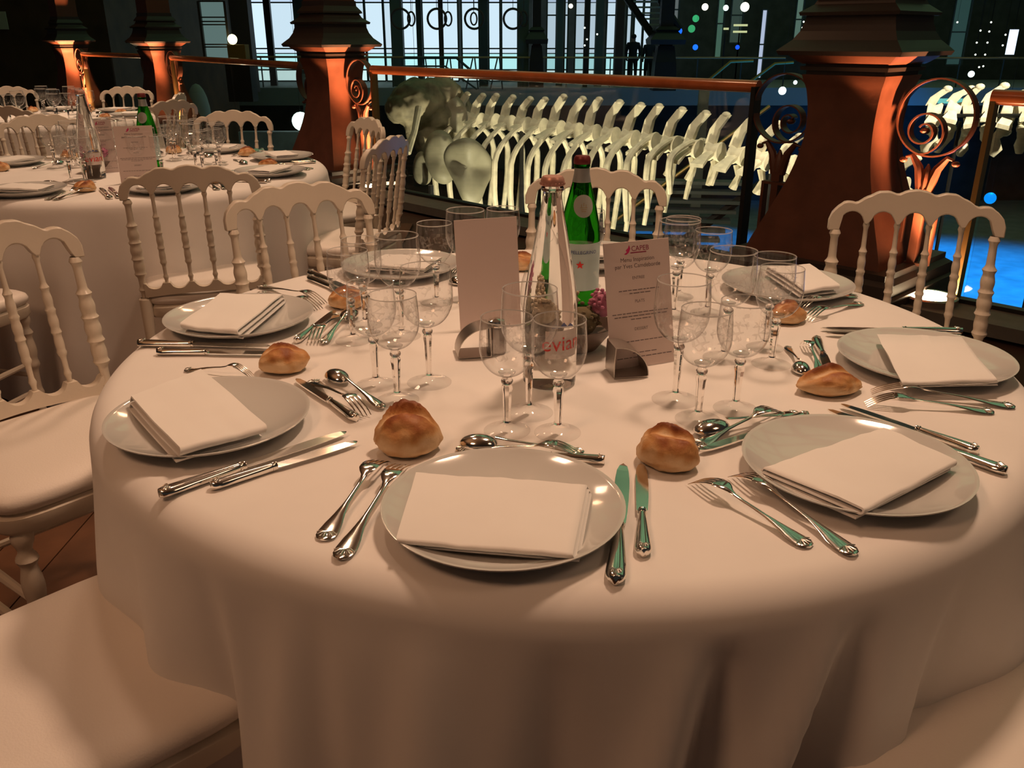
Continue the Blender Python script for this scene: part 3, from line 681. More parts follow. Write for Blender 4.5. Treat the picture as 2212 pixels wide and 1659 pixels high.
# ================================================================= FOREGROUND TABLE SETTING
SET = {'1': ((-.010, .873), 'nearest'), '2': ((.434, .980), 'front right'), '3': ((.695, 1.372), 'right'), '4': ((-.430, 1.127), 'front left'),
       '5': ((-.525, 1.600), 'rear left'), '6': ((.600, 1.835), 'far right'), '7': ((.205, 2.098), 'far centre'), '8': ((-.262, 2.005), 'far left')}
for k, (p, nm) in SET.items():
    place(plate, (p[0], p[1], TOP + .0005), 0, {'1': 'white dinner plate nearest to the camera', '7': 'white dinner plate behind the bottles'}.get(k, 'white dinner plate at the %s place' % nm))
ZN = TOP + .0145
napkin([(-0.1187, 0.7838), (0.0647, 0.7549), (0.0913, 0.9053), (-0.1127, 0.9334)], ZN, 'folded napkin on the nearest plate', 1)
napkin([(0.3915, 0.8431), (0.5509, 0.9603), (0.4991, 1.0627), (0.3060, 0.9479)], ZN, 'folded napkin on the front right plate', 2)
napkin([(0.5983, 1.2293), (0.7480, 1.2369), (0.7925, 1.4441), (0.6504, 1.4593)], ZN, 'folded napkin on the right plate beyond the crusty roll', 3)
napkin([(-0.4189, 0.9794), (-0.3290, 1.0524), (-0.4912, 1.2684), (-0.5531, 1.1535)], ZN, 'folded napkin on the front left plate', 4, thick=.018)
napkin([(-0.5994, 1.4961), (-0.4853, 1.4593), (-0.4629, 1.7006), (-0.5890, 1.7006)], ZN, 'folded napkin on the rear left plate', 5, thick=.016)
napkin([(0.6003, 1.7280), (0.6862, 1.7633), (0.6797, 1.9484), (0.5781, 1.9271)], ZN, 'folded napkin on the far right plate', 6, thick=.016)
napkin([(.13, 2.05), (.29, 2.06), (.28, 2.16), (.12, 2.15)], ZN, 'folded napkin behind the bottles', 7)
napkin([(-.34, 1.96), (-.20, 1.93), (-.17, 2.04), (-.31, 2.07)], ZN, 'folded napkin on the far left plate', 8)

def glasses(L):
    for pr, x, y, lb in L: place(gL if pr == 'L' else gS, (x, y, TOP + .0008), random.Random(x * 97 + y).uniform(0, 1), lb)
glasses([('L', .025, 1.175, 'tall stemmed water glass of the nearest place, in front of the clear bottle'),
         ('S', -.007, 1.112, 'small stemmed glass left of its twin in front of the salt shaker'), ('S', .064, 1.105, 'small stemmed glass in front of the clear bottle base'),
         ('S', -.217, 1.285, 'stemmed glass at the left of the front left trio'), ('S', -.175, 1.222, 'stemmed glass standing nearest in the front left trio'),
         ('L', -.133, 1.295, 'tall stemmed glass at the right of the front left trio'),
         ('S', -.290, 1.500, 'stemmed glass leftmost of the left cluster, beside the dark roll'), ('S', -.282, 1.590, 'stemmed glass behind the leftmost one, over the knife handles'),
         ('L', -.205, 1.525, 'tall engraved glass in the middle of the left cluster'), ('S', -.157, 1.742, 'stemmed glass left of the blank card, at the far left place'),
         ('L', -.095, 1.765, 'tall glass half hidden behind the blank card'), ('L', .25, 1.223, 'tall stemmed glass in front of the printed menu'),
         ('S', .270, 1.150, 'stemmed glass nearest in the front right trio'), ('S', .334, 1.189, 'stemmed glass at the right of the front right trio'),
         ('L', .366, 1.408, 'tall stemmed glass in the middle of the right cluster'), ('S', .452, 1.462, 'stemmed glass at the back of the right cluster, before the far roll'),
         ('S', .440, 1.378, 'stemmed glass rightmost of the right cluster'), ('L', .322, 1.655, 'tall glass rising behind the printed menu'),
         ('S', .392, 1.672, 'stemmed glass right of the tall one behind the printed menu'), ('S', .355, 1.790, 'stemmed glass farthest back behind the printed menu'),
         ('S', .165, 1.875, 'stemmed glass right behind the green bottle'), ('S', -.02, 1.90, 'stemmed glass hidden behind the clear bottle')])

# cutlery, (handle end, tip)
cut(FORK, (-0.2093, 0.8237), (-0.1680, 1.0150), 'outer fork left of the nearest plate')
cut(FORK, (-0.1835, 0.7864), (-0.1371, 1.0045), 'inner fork left of the nearest plate')
cut(KNIFE, (0.1050, 0.7412), (0.1431, 0.9993), 'long knife touching the right of the nearest plate')
cut(KNIFE, (0.1403, 0.7917), (0.1665, 0.9993), 'shorter knife right of the nearest plate, beside the roll')
cut(SPOON, (0.0963, 1.0366), (-0.0716, 1.0590), 'dessert spoon above the nearest plate', dz=.003)
cut(FORK, (-0.0756, 1.0519), (0.0955, 1.0257), 'dessert fork above the nearest plate')
cut(KNIFE, (0.1209, 1.0110), (-0.0530, 1.0352), 'dessert knife above the nearest plate')
cut(FORK, (0.3251, 0.8098), (0.2262, 0.9581), 'outer fork left of the front right plate')
cut(FORK, (0.3680, 0.7944), (0.2814, 0.9765), 'inner fork left of the front right plate')
cut(KNIFE, (0.6217, 1.0380), (0.4923, 1.1961), 'outer knife right of the front right plate')
cut(KNIFE, (0.6282, 0.9802), (0.4659, 1.1755), 'inner knife half under the rim of the front right plate')
cut(SPOON, (0.4201, 1.1671), (0.2541, 1.0926), 'dessert spoon beside the square roll', dz=.003)
cut(FORK, (0.2470, 1.0561), (0.3983, 1.1671), 'dessert fork crossing the spoon by the square roll', dz=.002)
cut(KNIFE, (0.4301, 1.1554), (0.2509, 1.0380), 'dessert knife by the front right plate, green blade')
cut(FORK, (0.7136, 1.1755), (0.5333, 1.2032), 'front fork below the right plate')
cut(FORK, (0.7553, 1.1944), (0.5606, 1.2525), 'rear fork below the right plate')
cut(KNIFE, (0.8428, 1.5425), (0.5835, 1.5589), 'outer knife beyond the right plate')
cut(KNIFE, (0.8225, 1.4949), (0.5823, 1.5290), 'inner knife running under the right plate')
cut(SPOON, (0.4927, 1.4646), (0.4772, 1.3218), 'dessert spoon behind the roll at the right place')
cut(FORK, (0.5110, 1.3322), (0.5273, 1.4771), 'dessert fork behind the roll at the right place')
cut(KNIFE, (0.5556, 1.5001), (0.5160, 1.2913), 'dessert knife behind the roll at the right place')
cut(FORK, (0.7366, 1.7940), (0.5892, 1.7025), 'rear fork at the far right place')
cut(FORK, (0.7278, 1.7387), (0.5762, 1.6190), 'front fork at the far right place')
cut(KNIFE, (-0.4261, 0.9208), (-0.2317, 1.0971), 'outer knife below the front left plate')
cut(KNIFE, (-0.3696, 0.9403), (-0.2111, 1.0661), 'inner knife below the front left plate')
cut(KNIFE, (-0.2253, 1.1440), (-0.3483, 1.2993), 'dessert knife right of the front left plate')
cut(FORK, (-0.3235, 1.2953), (-0.2134, 1.1538), 'dessert fork right of the front left plate', dz=.002)
cut(SPOON, (-0.1919, 1.1840), (-0.2989, 1.3218), 'dessert spoon right of the front left plate', dz=.003)
cut(FORK, (-0.5452, 1.3492), (-0.4370, 1.3218), 'fork half hidden behind the front left plate')
cut(KNIFE, (-0.6733, 1.4746), (-0.4302, 1.4572), 'upper knife below the rear left plate')
cut(KNIFE, (-0.6215, 1.4283), (-0.4088, 1.4212), 'lower knife below the rear left plate')
cut(FORK, (-0.3433, 1.6583), (-0.3593, 1.4771), 'dessert fork right of the rear left plate', dz=.002)
cut(SPOON, (-0.3409, 1.4771), (-0.3166, 1.6644), 'dessert spoon right of the rear left plate', dz=.003)
cut(KNIFE, (-0.3909, 1.4873), (-0.3555, 1.6738), 'dessert knife right of the rear left plate')
cut(FORK, (-0.5630, 1.8714), (-0.3899, 1.7287), 'upper fork beyond the rear left plate')
cut(FORK, (-0.5488, 1.8191), (-0.3914, 1.6896), 'lower fork beyond the rear left plate')
cut(KNIFE, (-0.4762, 1.9845), (-0.2990, 1.7625), 'upper knife left of the far left plate')
cut(KNIFE, (-0.4643, 1.9346), (-0.3024, 1.7221), 'lower knife left of the far left plate')
cut(FORK, (-0.0533, 2.1298), (-0.1430, 1.9931), 'fork right of the far left plate, by the blank card')
cut(SPOON, (-0.0557, 1.7975), (-0.1376, 1.9104), 'spoon beside the blank card')

bread((-0.1389, 1.0533), R(14), (.040, .034, 0.0348), 2, 'tall crusty roll with a peak, left above the nearest plate', pointy=.8, ear=2.2)
bread((0.2019, 1.0110), R(-30), (.036, .032, 0.0325), 5, 'squarish brown roll right above the nearest plate', pointy=.2, ear=.5)
bread((-0.3794, 1.3535), R(20), (.036, .031, 0.0267), 9, 'round golden roll with a split, by the front left plate', pointy=.5, ear=1.2)
bread((0.4965, 1.2601), R(8), (.046, .032, 0.0232), 12, 'pointed crusty roll by the right plate', pointy=1.3, ear=1.2)
bread((0.5381, 1.6190), R(30), (.036, .028, 0.0232), 15, 'dark roll behind the glasses at the far right place', pointy=.8)
bread((-0.3388, 1.7221), R(0), (.036, .030, 0.0232), 19, 'dark roll behind the left glass cluster', pointy=.5)
bread((.02, 2.03), R(0), (.036, .030, .024), 23, 'roll hidden behind the bottles at the far centre place', pointy=.5)

# ---- clear water bottle
def wrap_text(m, st, size, rad, z, ang, mi=0, off=.0006):
    v, f = text_geo(st, size); m.add([((rad + off) * cos(ang + x / rad), (rad + off) * sin(ang + x / rad), z + y) for x, y, _ in v], f, None, mi)
BPROF = [(.040, .002), (.0425, .006), (.043, .03), (.0430, .10), (.0420, .13), (.039, .16), (.034, .19), (.0285, .22), (.0225, .25), (.018, .275), (.0148, .295), (.0140, .305), (.0165, .307), (.0168, .311), (.0145, .313), (.0135, .322)]
def rad_at(prof, z):
    for (r0, z0), (r1, z1) in zip(prof, prof[1:]):
        if z <= z1: return r0 + (r1 - r0) * (z - z0) / max(1e-6, z1 - z0)
    return prof[-1][0]
def make_clear(name, label, loc, rz, text=True, cat='bottle', group=None):
    r = empty(name, loc, rz)
    m = MB(); m.lathe([(.0005, .004), (.03, .002)] + BPROF + [(.0005, .322)], 64); m.build('glass_body', solid_glass('water_bottle_glass', (.97, .98, .97), 1.36), r)
    m = MB(); m.lathe([(.0178, .314), (.0182, .318), (.0172, .3235), (.0145, .327), (.0005, .3275)], 21); 
    for k in range(21): a = 2 * pi * k / 21; m.sphere((.0175 * cos(a), .0175 * sin(a), .3165), (.002, .002, .0025), 5, 4)
    m.build('crown_cap', mat('pink_cap', (.62, .33, .26), rough=.35, metal=.3), r)
    m = MB(); v = []; f = []
    A0, A1, NA = R(-128), R(-52), 16
    for i in range(NA + 1):
        a = A0 + (A1 - A0) * i / NA
        for z in (.055, .100): v.append((.0434 * cos(a), .0434 * sin(a), z))
    for i in range(NA): f.append((2 * i, 2 * i + 2, 2 * i + 3, 2 * i + 1))
    m.add(v, f); lb = m.build('label', mat('frost_label', (.70, .62, .58), rough=.5), r)
    m = MB(); wrap_text(m, 'evian', .034, .0434, .068, R(-90)); m.build('lettering', mat('red_print', (.75, .04, .03), rough=.5), lb)
    m = MB()    # small blue peaks over the word
    for k, x in enumerate((-.012, 0, .012)):
        a = R(-90) + x / .0434; h_ = .006 + (.003 if k == 1 else 0)
        v = [(.0440 * cos(a + q / .0434), .0440 * sin(a + q / .0434), z) for q, z in ((-.008, .1045), (.008, .1045), (0, .1045 + h_))]; m.add(v, [(0, 1, 2)])
    m.build('mountain_mark', mat('blue_print', (.03, .06, .25), rough=.5), lb)
    tag(r, label, cat, group); return r
make_clear('water_bottle', 'clear glass water bottle with red lettering in the middle of the foreground table', (.060, 1.300, TOP + .0005), R(26))
make_clear('water_bottle', 'clear glass water bottle with red lettering on the second table', ((-1.6377, 3.4584)[0], (-1.6377, 3.4584)[1], TOP + .0005), R(38))

# ---- green mineral water bottle
GP = [(.036, .002), (.0395, .006), (.040, .02), (.040, .12), (.0395, .150), (.037, .175), (.031, .205), (.024, .232), (.0185, .252), (.0152, .268), (.0142, .282), (.0158, .284), (.0158, .290), (.0138, .292), (.0135, .300)]
def make_green(name, label, loc, rz):
    r = empty(name, loc, rz)
    m = MB(); m.lathe([(.0005, .006), (.03, .002)] + GP + [(.0005, .300)], 56); m.build('glass_body', solid_glass('green_glass', (.12, .50, .09), 1.36), r)
    m = MB(); m.lathe([(.0163, .289), (.0168, .293), (.0160, .300), (.0135, .304), (.0005, .3045)], 21); m.build('crown_cap', mat('red_cap', (.18, .03, .03), rough=.4, metal=.3), r)
    m = MB(); m.lathe([(rad_at(GP, z) + .0006, z) for z in (.255, .262, .270, .278, .2815)], 32); m.build('neck_band', mat('silver_band', (.40, .42, .40), rough=.4, metal=.5), r)
    m = MB(); v = [(0, 0, 0)] * 0; f = []; NA = 24; cz = .212
    ring = []
    for i in range(NA):
        t = 2 * pi * i / NA; xx = .0205 * cos(t); zz = cz + .0215 * sin(t); pass
    for ir in range(7):
        for i in range(NA):
            t = 2 * pi * i / NA; q = ir / 6; xx = .0205 * q * cos(t); zz = cz + .0215 * q * sin(t); rd = rad_at(GP, zz) + .0012; a = R(-90) + xx / rd; ring.append((rd * cos(a), rd * sin(a), zz))
    m.add(ring, [(k_ * NA + i, k_ * NA + (i + 1) % NA, k_ * NA + NA + (i + 1) % NA, k_ * NA + NA + i) for k_ in range(6) for i in range(NA)]); ol = m.build('oval_label', mat('grey_label', (.34, .36, .32), rough=.5), r)
    m = MB()
    for xx, z0, w_, h_ in ((-.0045, .2135, .0012, .005), (0, .2155, .0012, .006), (.0045, .2135, .0012, .005), (0, .2095, .014, .0014), (0, .2060, .012, .0012), (0, .2025, .009, .0012)):
        rd = rad_at(GP, z0) + .0020; v = []
        for sx in (-1, 1):
            for sz in (-1, 1): a = R(-90) + (xx + sx * w_ / 2) / rd; v.append((rd * cos(a), rd * sin(a), z0 + sz * h_ / 2))
        m.add(v, [(0, 2, 3, 1)])
    m.build('label_emblem', mat('gold_print', (.35, .27, .12), rough=.5), ol)
    m = MB(); v = []; f = []; NA = 28; zs = (.045, .09, .135, .140)
    for i in range(NA + 1):
        a = R(-200) + R(220) * i / NA
        for z in zs: v.append((.0406 * cos(a), .0406 * sin(a), z))
    for i in range(NA):
        for k in range(3): f.append((4 * i + k, 4 * i + 4 + k, 4 * i + 5 + k, 4 * i + k + 1))
    m.add(v, f); lb = m.build('label', mat('pale_label', (.45, .58, .58), rough=.5), r)
    m = MB()    # red star
    pts = []
    for i in range(10): t = pi / 2 + pi * i / 5; q = .0085 if i % 2 == 0 else .0036; pts.append((q * cos(t) - .006, q * sin(t) + .098))
    m.add([(.0412 * cos(R(-90) + x / .0412), .0412 * sin(R(-90) + x / .0412), z) for x, z in pts] + [(.0414 * cos(R(-90) - .006 / .0412), .0414 * sin(R(-90) - .006 / .0412), .098)], [(i, (i + 1) % 10, 10) for i in range(10)]); m.build('red_star', mat('star_red', (.75, .03, .02), rough=.5), lb)
    m = MB(); wrap_text(m, 'S.PELLEGRINO', .0095, .0412, .120, R(-92)); m.build('lettering', mat('blue_print', (.03, .06, .25), rough=.5), lb)
    tag(r, label, 'bottle'); return r
GB = (0.1359, 1.7165)
make_green('mineral_water_bottle', 'green glass bottle with a red cap behind the clear bottle', (GB[0], GB[1], TOP + .0005), R(6))
G2 = (-1.4916, 3.6689)
make_green('mineral_water_bottle', 'green glass bottle behind the printed menu of the second table', (G2[0], G2[1], TOP + .0005), 0)
G3 = (-2.8117, 5.1546)
make_green('mineral_water_bottle', 'green glass bottle on the third table at the upper left edge', (-3.98, 6.12, TOP + .0005), 0)

# ---- flower terrarium
def terrarium(loc, label, s=1.0):
    r = empty('flower_bowl', loc)
    m = MB(); m.lathe([(.0005, 0), (.030 * s, 0), (.040 * s, .004), (.060 * s, .030 * s), (.070 * s, .048 * s), (.066 * s, .048 * s), (.055 * s, .034 * s), (.0005, .03 * s)], 40); m.build('wooden_base', mat('dark_wood', (.10, .06, .04), rough=.5), r)
    m = MB(); rr = .098 * s; cz = .100 * s
    m.lathe([(rr * sin(t), cz - rr * cos(t)) for t in [R(44) + (R(148) - R(44)) * i / 22 for i in range(23)]] + [(rr * .56, cz + rr * .86)], 56); m.build('glass_globe', GLASSP, r)
    rg = random.Random(7); pk = mat('mauve_petal', (.42, .13, .22), rough=.7); gn = mat('leaf', (.16, .26, .04), rough=.5); wh = mat('cream_petal', (.38, .30, .20), rough=.7)
    for (cx, cy, cz2, mt, rad, nm) in ((.045, -.02, .088, pk, .026, 'blossom'), (-.035, -.03, .078, wh, .022, 'blossom'), (-.01, .03, .080, wh, .02, 'blossom'), (.01, -.035, .062, mat('brown_moss', (.12, .09, .04), rough=.9), .03, 'moss')):
        m = MB()
        for k in range(46):
            a, b = rg.uniform(0, 6.28), rg.uniform(-.3, 1); q = sqrt(1 - b * b); rd = rad * s * rg.uniform(.8, 1.05)
            m.sphere((cx * s + rd * q * cos(a), cy * s + rd * q * sin(a), cz2 * s + rd * b), (.0042, .0042, .0032), 6, 4)
        m.sphere((cx * s, cy * s, cz2 * s), rad * s * .85, 12, 8)
        m.build(nm, mt, r)
    for (a, zz) in ((-70, .085), (-100, .07), (200, .08), (20, .07), (120, .075)):
        m = MB(); d = Vector((cos(R(a)), sin(R(a)), 0)); sd = Vector((-d.y, d.x, 0)); v = []; f = []
        for i in range(6):
            t = i / 5; wd = .016 * sin(pi * (t * .9 + .05)); p = d * (.012 + t * .05) * s + Vector((0, 0, (zz - .02 + .03 * t - .02 * t * t) * s))
            v += [p - sd * wd, p + Vector((0, 0, -.002)), p + sd * wd]
        for i in range(5): f += [(3 * i, 3 * i + 1, 3 * i + 4, 3 * i + 3), (3 * i + 1, 3 * i + 2, 3 * i + 5, 3 * i + 4)]
        m.add(v, f); m.build('leaf', gn, r)
    tag(r, label, 'centrepiece')
terrarium((.112, 1.462, TOP + .0005), 'glass globe with mauve flowers on a dark bowl, behind the clear bottle')
terrarium((-1.70, 3.62, TOP + .0005), 'glass globe with flowers between the menus of the second table', .9)

# ---- menus in metal stands
def menu(bl, br, h, lean_, label, printed, group=None):
    """card standing on bl-br (table coordinates), leaning back by lean_ metres at the top"""
    A = Vector((bl[0], bl[1], 0)); B = Vector((br[0], br[1], 0)); u = (B - A).normalized(); W = (B - A).length; nb = Vector((-u.y, u.x, 0))
    o0 = empty('menu_card', (A.x, A.y, TOP + .0008), atan2(u.y, u.x)); sh = Matrix(((1, 0, 0, 0), (0, 1, lean_ / h, 0), (0, 0, 1, 0), (0, 0, 0, 1)))
    m = MB(); m.box((W / 2, 0, h / 2), (W, .0012, h), sh); cd_ = m.build('card', PAPER, o0, 0)
    if printed:
        m = MB(); y = -.0010
        def line(st, size, z, mm=m):
            v, f = text_geo(st, size); mm.add([(W / 2 + a, y, z + b) for a, b, _ in v], f, sh)
        line('Menu Inspiration', .0095, h * .845); line('par Yves Camdeborde', .0095, h * .795); line('ENTREE', .0068, h * .705); line('PLATS', .0068, h * .52); line('DESSERT', .0068, h * .30)
        rg = random.Random(3)
        for z, wd in ((.62, .62), (.595, .3), (.44, .86), (.415, .8), (.39, .3), (.215, .8), (.12, .3), (.085, .8)):
            x = W / 2 - W * wd / 2
            while x < W / 2 + W * wd / 2:
                l_ = rg.uniform(.004, .011); m.box((x + l_ / 2, y, h * z), (l_, .0004, .0013), sh); x += l_ + .002
        m.build('print', INK, cd_, 0)
        m = MB(); v, f = text_geo('CAPEB', .0115); m.add([(W * .55 + a, y, h * .925 + b) for a, b, _ in v], f, sh); m.box((W * .52, y, h * .912), (.030, .0004, .0016), sh)
        m.build('logo_lettering', mat('logo_maroon', (.30, .03, .08), rough=.7), cd_, 0)
        m = MB(); q = [(.30, .905), (.335, .90), (.375, .915), (.40, .945), (.385, .975), (.365, .95), (.33, .935), (.345, .92)]
        m.add([(W * a, y, h * b) for a, b in q], [tuple(range(len(q)))], sh); m.build('logo_bird', MAG, cd_, 0)
    tag(o0, label, 'menu', group); return o0
def stand(loc, rz, label, s=1.0, group=None):
    r = empty('menu_stand', loc, rz)
    pts = [(0, 0, .0012), (.055, 0, .0012)]
    for k in range(11): a = pi / 2 * k / 10; pts.append((.055 * cos(a) + .003, 0, .003 + .050 * sin(a)))
    pts += [(.001, 0, .053), (.0, 0, .030), (.0, 0, .0015)]
    m = MB(); m.ribbon([(x * s, y, z * s) for x, y, z in pts], .050 * s, .0014, None, (0, 1, 0)); m.build('steel_band', STEEL, r, 30)
    tag(r, label, 'menu holder', group)
menu((-0.0970, 1.5534), (0.0179, 1.5927), .205, .03, 'blank back of a menu card left of the clear bottle', False)
menu((0.1650, 1.3471), (0.2791, 1.3957), .205, .045, 'menu card printed in black with a magenta logo, right of the clear bottle', True)
SP = (0.1736, 1.3074)
stand((SP[0] - .012, SP[1] + .028, TOP + .001), R(10), 'curved steel menu holder in front of the printed menu')
SP = (-0.0521, 1.3844)
stand((SP[0] + .012, SP[1] + .055, TOP + .001), R(190), 'curved steel menu holder behind the blank menu card')
# salt shaker
SP = (-0.0275, 1.4259)
r = empty('salt_shaker', (SP[0], SP[1] + .016, TOP + .0005))
m = MB(); m.lathe([(.0005, 0), (.016, 0), (.0175, .003), (.0175, .046), (.0165, .050), (.0005, .050)], 10); m.build('body', mat('ribbed_steel', (.45, .42, .40), rough=.3, metal=1), r, 20)
m = MB(); m.lathe([(.0168, .050), (.0172, .053), (.014, .060), (.006, .063), (.0005, .0635)], 24); m.build('cap', SILV, r)
tag(r, 'small steel salt shaker seen through the front left stemmed glass', 'salt shaker')

# ================================================================= SECOND AND THIRD TABLE SETTINGS
rg = random.Random(21)
def lay(T, a0, tn, skip=(), names=()):
    for k in range(8):
        if k in skip: continue
        a = R(a0 + 45 * k); d = Vector((cos(a), sin(a), 0)); s = Vector((-sin(a), cos(a), 0)); P = T + d * .62
        nm_ = names[k]; w2 = '%s of the %s table' % (nm_, tn)
        place(plate, (P.x, P.y, TOP + .0005), 0, 'white plate at ' + w2, 'plates on the %s table' % tn)
        j = rg.uniform(-.2, .2); u = (s * cos(j) + d * sin(j)); w_ = (d * cos(j) - s * sin(j))
        napkin([tuple((P + u * x + w_ * y).xy) for x, y in ((-.085, .05), (.085, .05), (.085, -.05), (-.085, -.05))], ZN, 'folded napkin at ' + w2, k + 2, 'napkins on the %s table' % tn)
        for q, (pr, nm, x0) in enumerate(((FORK, 'inner fork', .165), (FORK, 'outer fork', .195), (KNIFE, 'inner knife', -.165), (KNIFE, 'outer knife', -.195))):
            h = P + s * x0 + d * .09; t = P + s * x0 - d * (.11 if 'fork' in nm else .15)
            cut(pr, h, t, '%s at %s' % (nm, w2), '%s on the %s table' % ('knives' if 'knife' in nm else 'forks', tn))
        h = P - d * .19 + s * .09; t = P - d * .19 - s * .09
        cut(SPOON, h, t, 'dessert spoon at ' + w2, 'spoons on the %s table' % tn)
        for q, (x, y) in enumerate(((0, .34), (-.045, .28), (.035, .265))):
            G = T + d * (.62 - y) + s * (x + .01)
            place(gL if q == 0 else gS, (G.x, G.y, TOP + .0008), 0, '%s at %s' % (('tall glass', 'right small glass', 'left small glass')[q], w2), 'glasses on the %s table' % tn)
        B = P - d * .10 + s * (.20 if k % 2 else .17)
        bread((B.x, B.y), a, (.038, .031, .024), k + 30 + a0, 'bread roll at ' + w2, 'bread rolls on the %s table' % tn)
lay(T2, -104, 'second', (7,), ('the front', 'the place behind the near chair crest', 'the nearer right side', 'the farther right side', 'the far side by the railing', 'the far side behind the water bottle', 'the left end'))
lay(T3, -80, 'third', (5, 6), ('the near side', 'the near right side', 'the right side', 'the far right side', 'the far side', '', '', 'the near left side'))
menu((-1.4766, 3.3209), (-1.3482, 3.3656), .205, .03, 'printed menu card on the second table, in front', True)
menu((-1.6870, 3.5815), (-1.6093, 3.6200), .205, .03, 'printed menu card on the second table, behind the other', True)
menu((-4.33, 5.95), (-4.22, 5.96), .20, .03, 'menu card at the upper left edge on the third table', True)

# ================================================================= THE HALL BEYOND THE RAILING
Y0 = 33.0
def X(px, Y): return (px - 1106) / 1872 / 1.077 * Y
# far gallery slab, wall and facade
m = MB(); m.box((4, 35.5, -.75), (46, 6, .6)); struct('floor_far_gallery', m, mat('slab', (.30, .32, .31), rough=.7), 0)
m = MB(); m.box((4, 36.0, -3.0), (46, .4, 4.2)); struct('wall_below_gallery', m, DKWALL, 0)
m = MB(); m.box((4, 39.2, 4.5), (46, .3, 10.4)); struct('wall_far', m, DKWALL, 0)
m = MB(); m.box((-13.4, 19.6, 3.2), (10.0, .3, 16.4)); struct('wall_left', m, BROWNW, 0)
m = MB(); m.box((-8.7, 24, 3.2), (.3, 9, 16.4)); struct('wall_left_return', m, BROWNW, 0)
# backlit windows of the far facade: (left px, right px, glow)
WIN = [(546, 580, 1.0), (588, 646, .85), (657, 700, .8), (700, 790, .8), (792, 830, .9), (832, 848, .8), (872, 902, .95), (914, 950, .95), (957, 990, .9), (998, 1035, .9), (1056, 1080, .9), (1084, 1118, .85), (1181, 1201, .6), (1219, 1226, .55), (1242, 1262, .55), (1272, 1286, .6), (1309, 1328, .75), (1352, 1362, .6), (1368, 1388, .8), (1386, 1402, .8)]
YW = 36.4
def glow(k, s): return emis('window_glow_%d' % k, (.60 * s, .83 * s, .95 * s), 1.0)
steel = mat('facade_steel', (.05, .065, .065), rough=.6)
for i, (a, b, g) in enumerate(WIN):
    x0, x1 = X(a, YW), X(b, YW); z0, z1 = -.40, 3.4
    if i >= 16: z1 = 2.6
    f = MB(); t = .05
    for xx in (x0, x1): f.box((xx, YW - .06, (z0 + z1) / 2), (t, .12, z1 - z0))
    for zz in (z0, .02, .62, .80, 2.45 if i < 12 else 2.0, z1): f.box(((x0 + x1) / 2, YW - .06, zz), (x1 - x0, .10, .05 if zz != .62 else .035))
    o = struct('window_%d' % (i + 1), f, steel, 0)
    for (za, zb, tint) in ((z0, .02, (.70, .98, .98)), (.02, .62, (.46, .86, .88)), (.62, 2.45, (.62, .80, .92)), (2.45, z1, (.55, .70, .90))):
        if zb <= za: continue
        if i >= 12: zb = min(zb, z1)
        p = MB(); p.box(((x0 + x1) / 2, YW, (za + zb) / 2), (x1 - x0 - .03, .02, zb - za - .03))
        mt = emis('pane_%d_%d' % (round(za * 100), round(g * 100)), tuple(c * g for c in tint), 1.15)
        q = p.build('pane', mt, o, 0)
for a, b, za, zb, tint in ((1545, 1560, .4, 3.0, (.05, .11, .08)), (1574, 1600, 1.0, 3.0, (.03, .05, .04)), (1640, 1652, -.3, 2.2, (.42, .50, .66)), (1712, 1728, .5, 3.2, (.08, .14, .11)), (1448, 1462, 1.2, 3.2, (.10, .12, .12)), (2050, 2085, .2, 2.6, (.02, .05, .045))):  # added glowing panes, standing in for pale posts, light strips and reflections
    x0, x1 = X(a, YW), X(b, YW); f = MB()
    for xx in (x0, x1): f.box((xx, YW - .06, (za + zb) / 2), (.05, .1, zb - za))
    for zz in (za, (za + zb) / 2, zb): f.box(((x0 + x1) / 2, YW - .06, zz), (x1 - x0, .08, .05))
    WN = len([o for o in SC.objects if o.name.startswith('window_')]) + 1
    o = struct('window_%d' % WN, f, steel, 0); p = MB(); p.box(((x0 + x1) / 2, YW, (za + zb) / 2), (x1 - x0 - .03, .02, zb - za - .03)); p.build('pane', emis('painted_strip_glow_%d' % WN, tint, 1), o, 0)
for k, (a, b, z_) in enumerate(((1583, 1612, 1.62), (1583, 1612, 1.40), (1562, 1572, 1.5), (1990, 2040, -.85))):
    x0, x1 = X(a, 34), X(b, 34); m = MB(); m.box(((x0 + x1) / 2, 34 if k < 3 else 31.8, z_), (x1 - x0, .1, .07 if k < 3 else .16)); m.box(((x0 + x1) / 2, 34.1, (z_ - .45) / 2), (.04, .04, z_ + .45), mi=1) if k < 3 else m.box(((x0 + x1) / 2, 32.2, z_), (.04, .8, .04), mi=1); o = m.build('strip_light', [emis('strip_glow_%d' % (k // 3), (.55, .60, .30) if k < 3 else (.15, .55, .48), 1), BLACK], None, 0)
    tag(o, ('upper of two yellowish light strips in the far hall', 'lower of two yellowish light strips in the far hall', 'small yellowish light left of the two strips in the far hall', 'pale turquoise light strip just above the right scroll')[k], 'lamp')
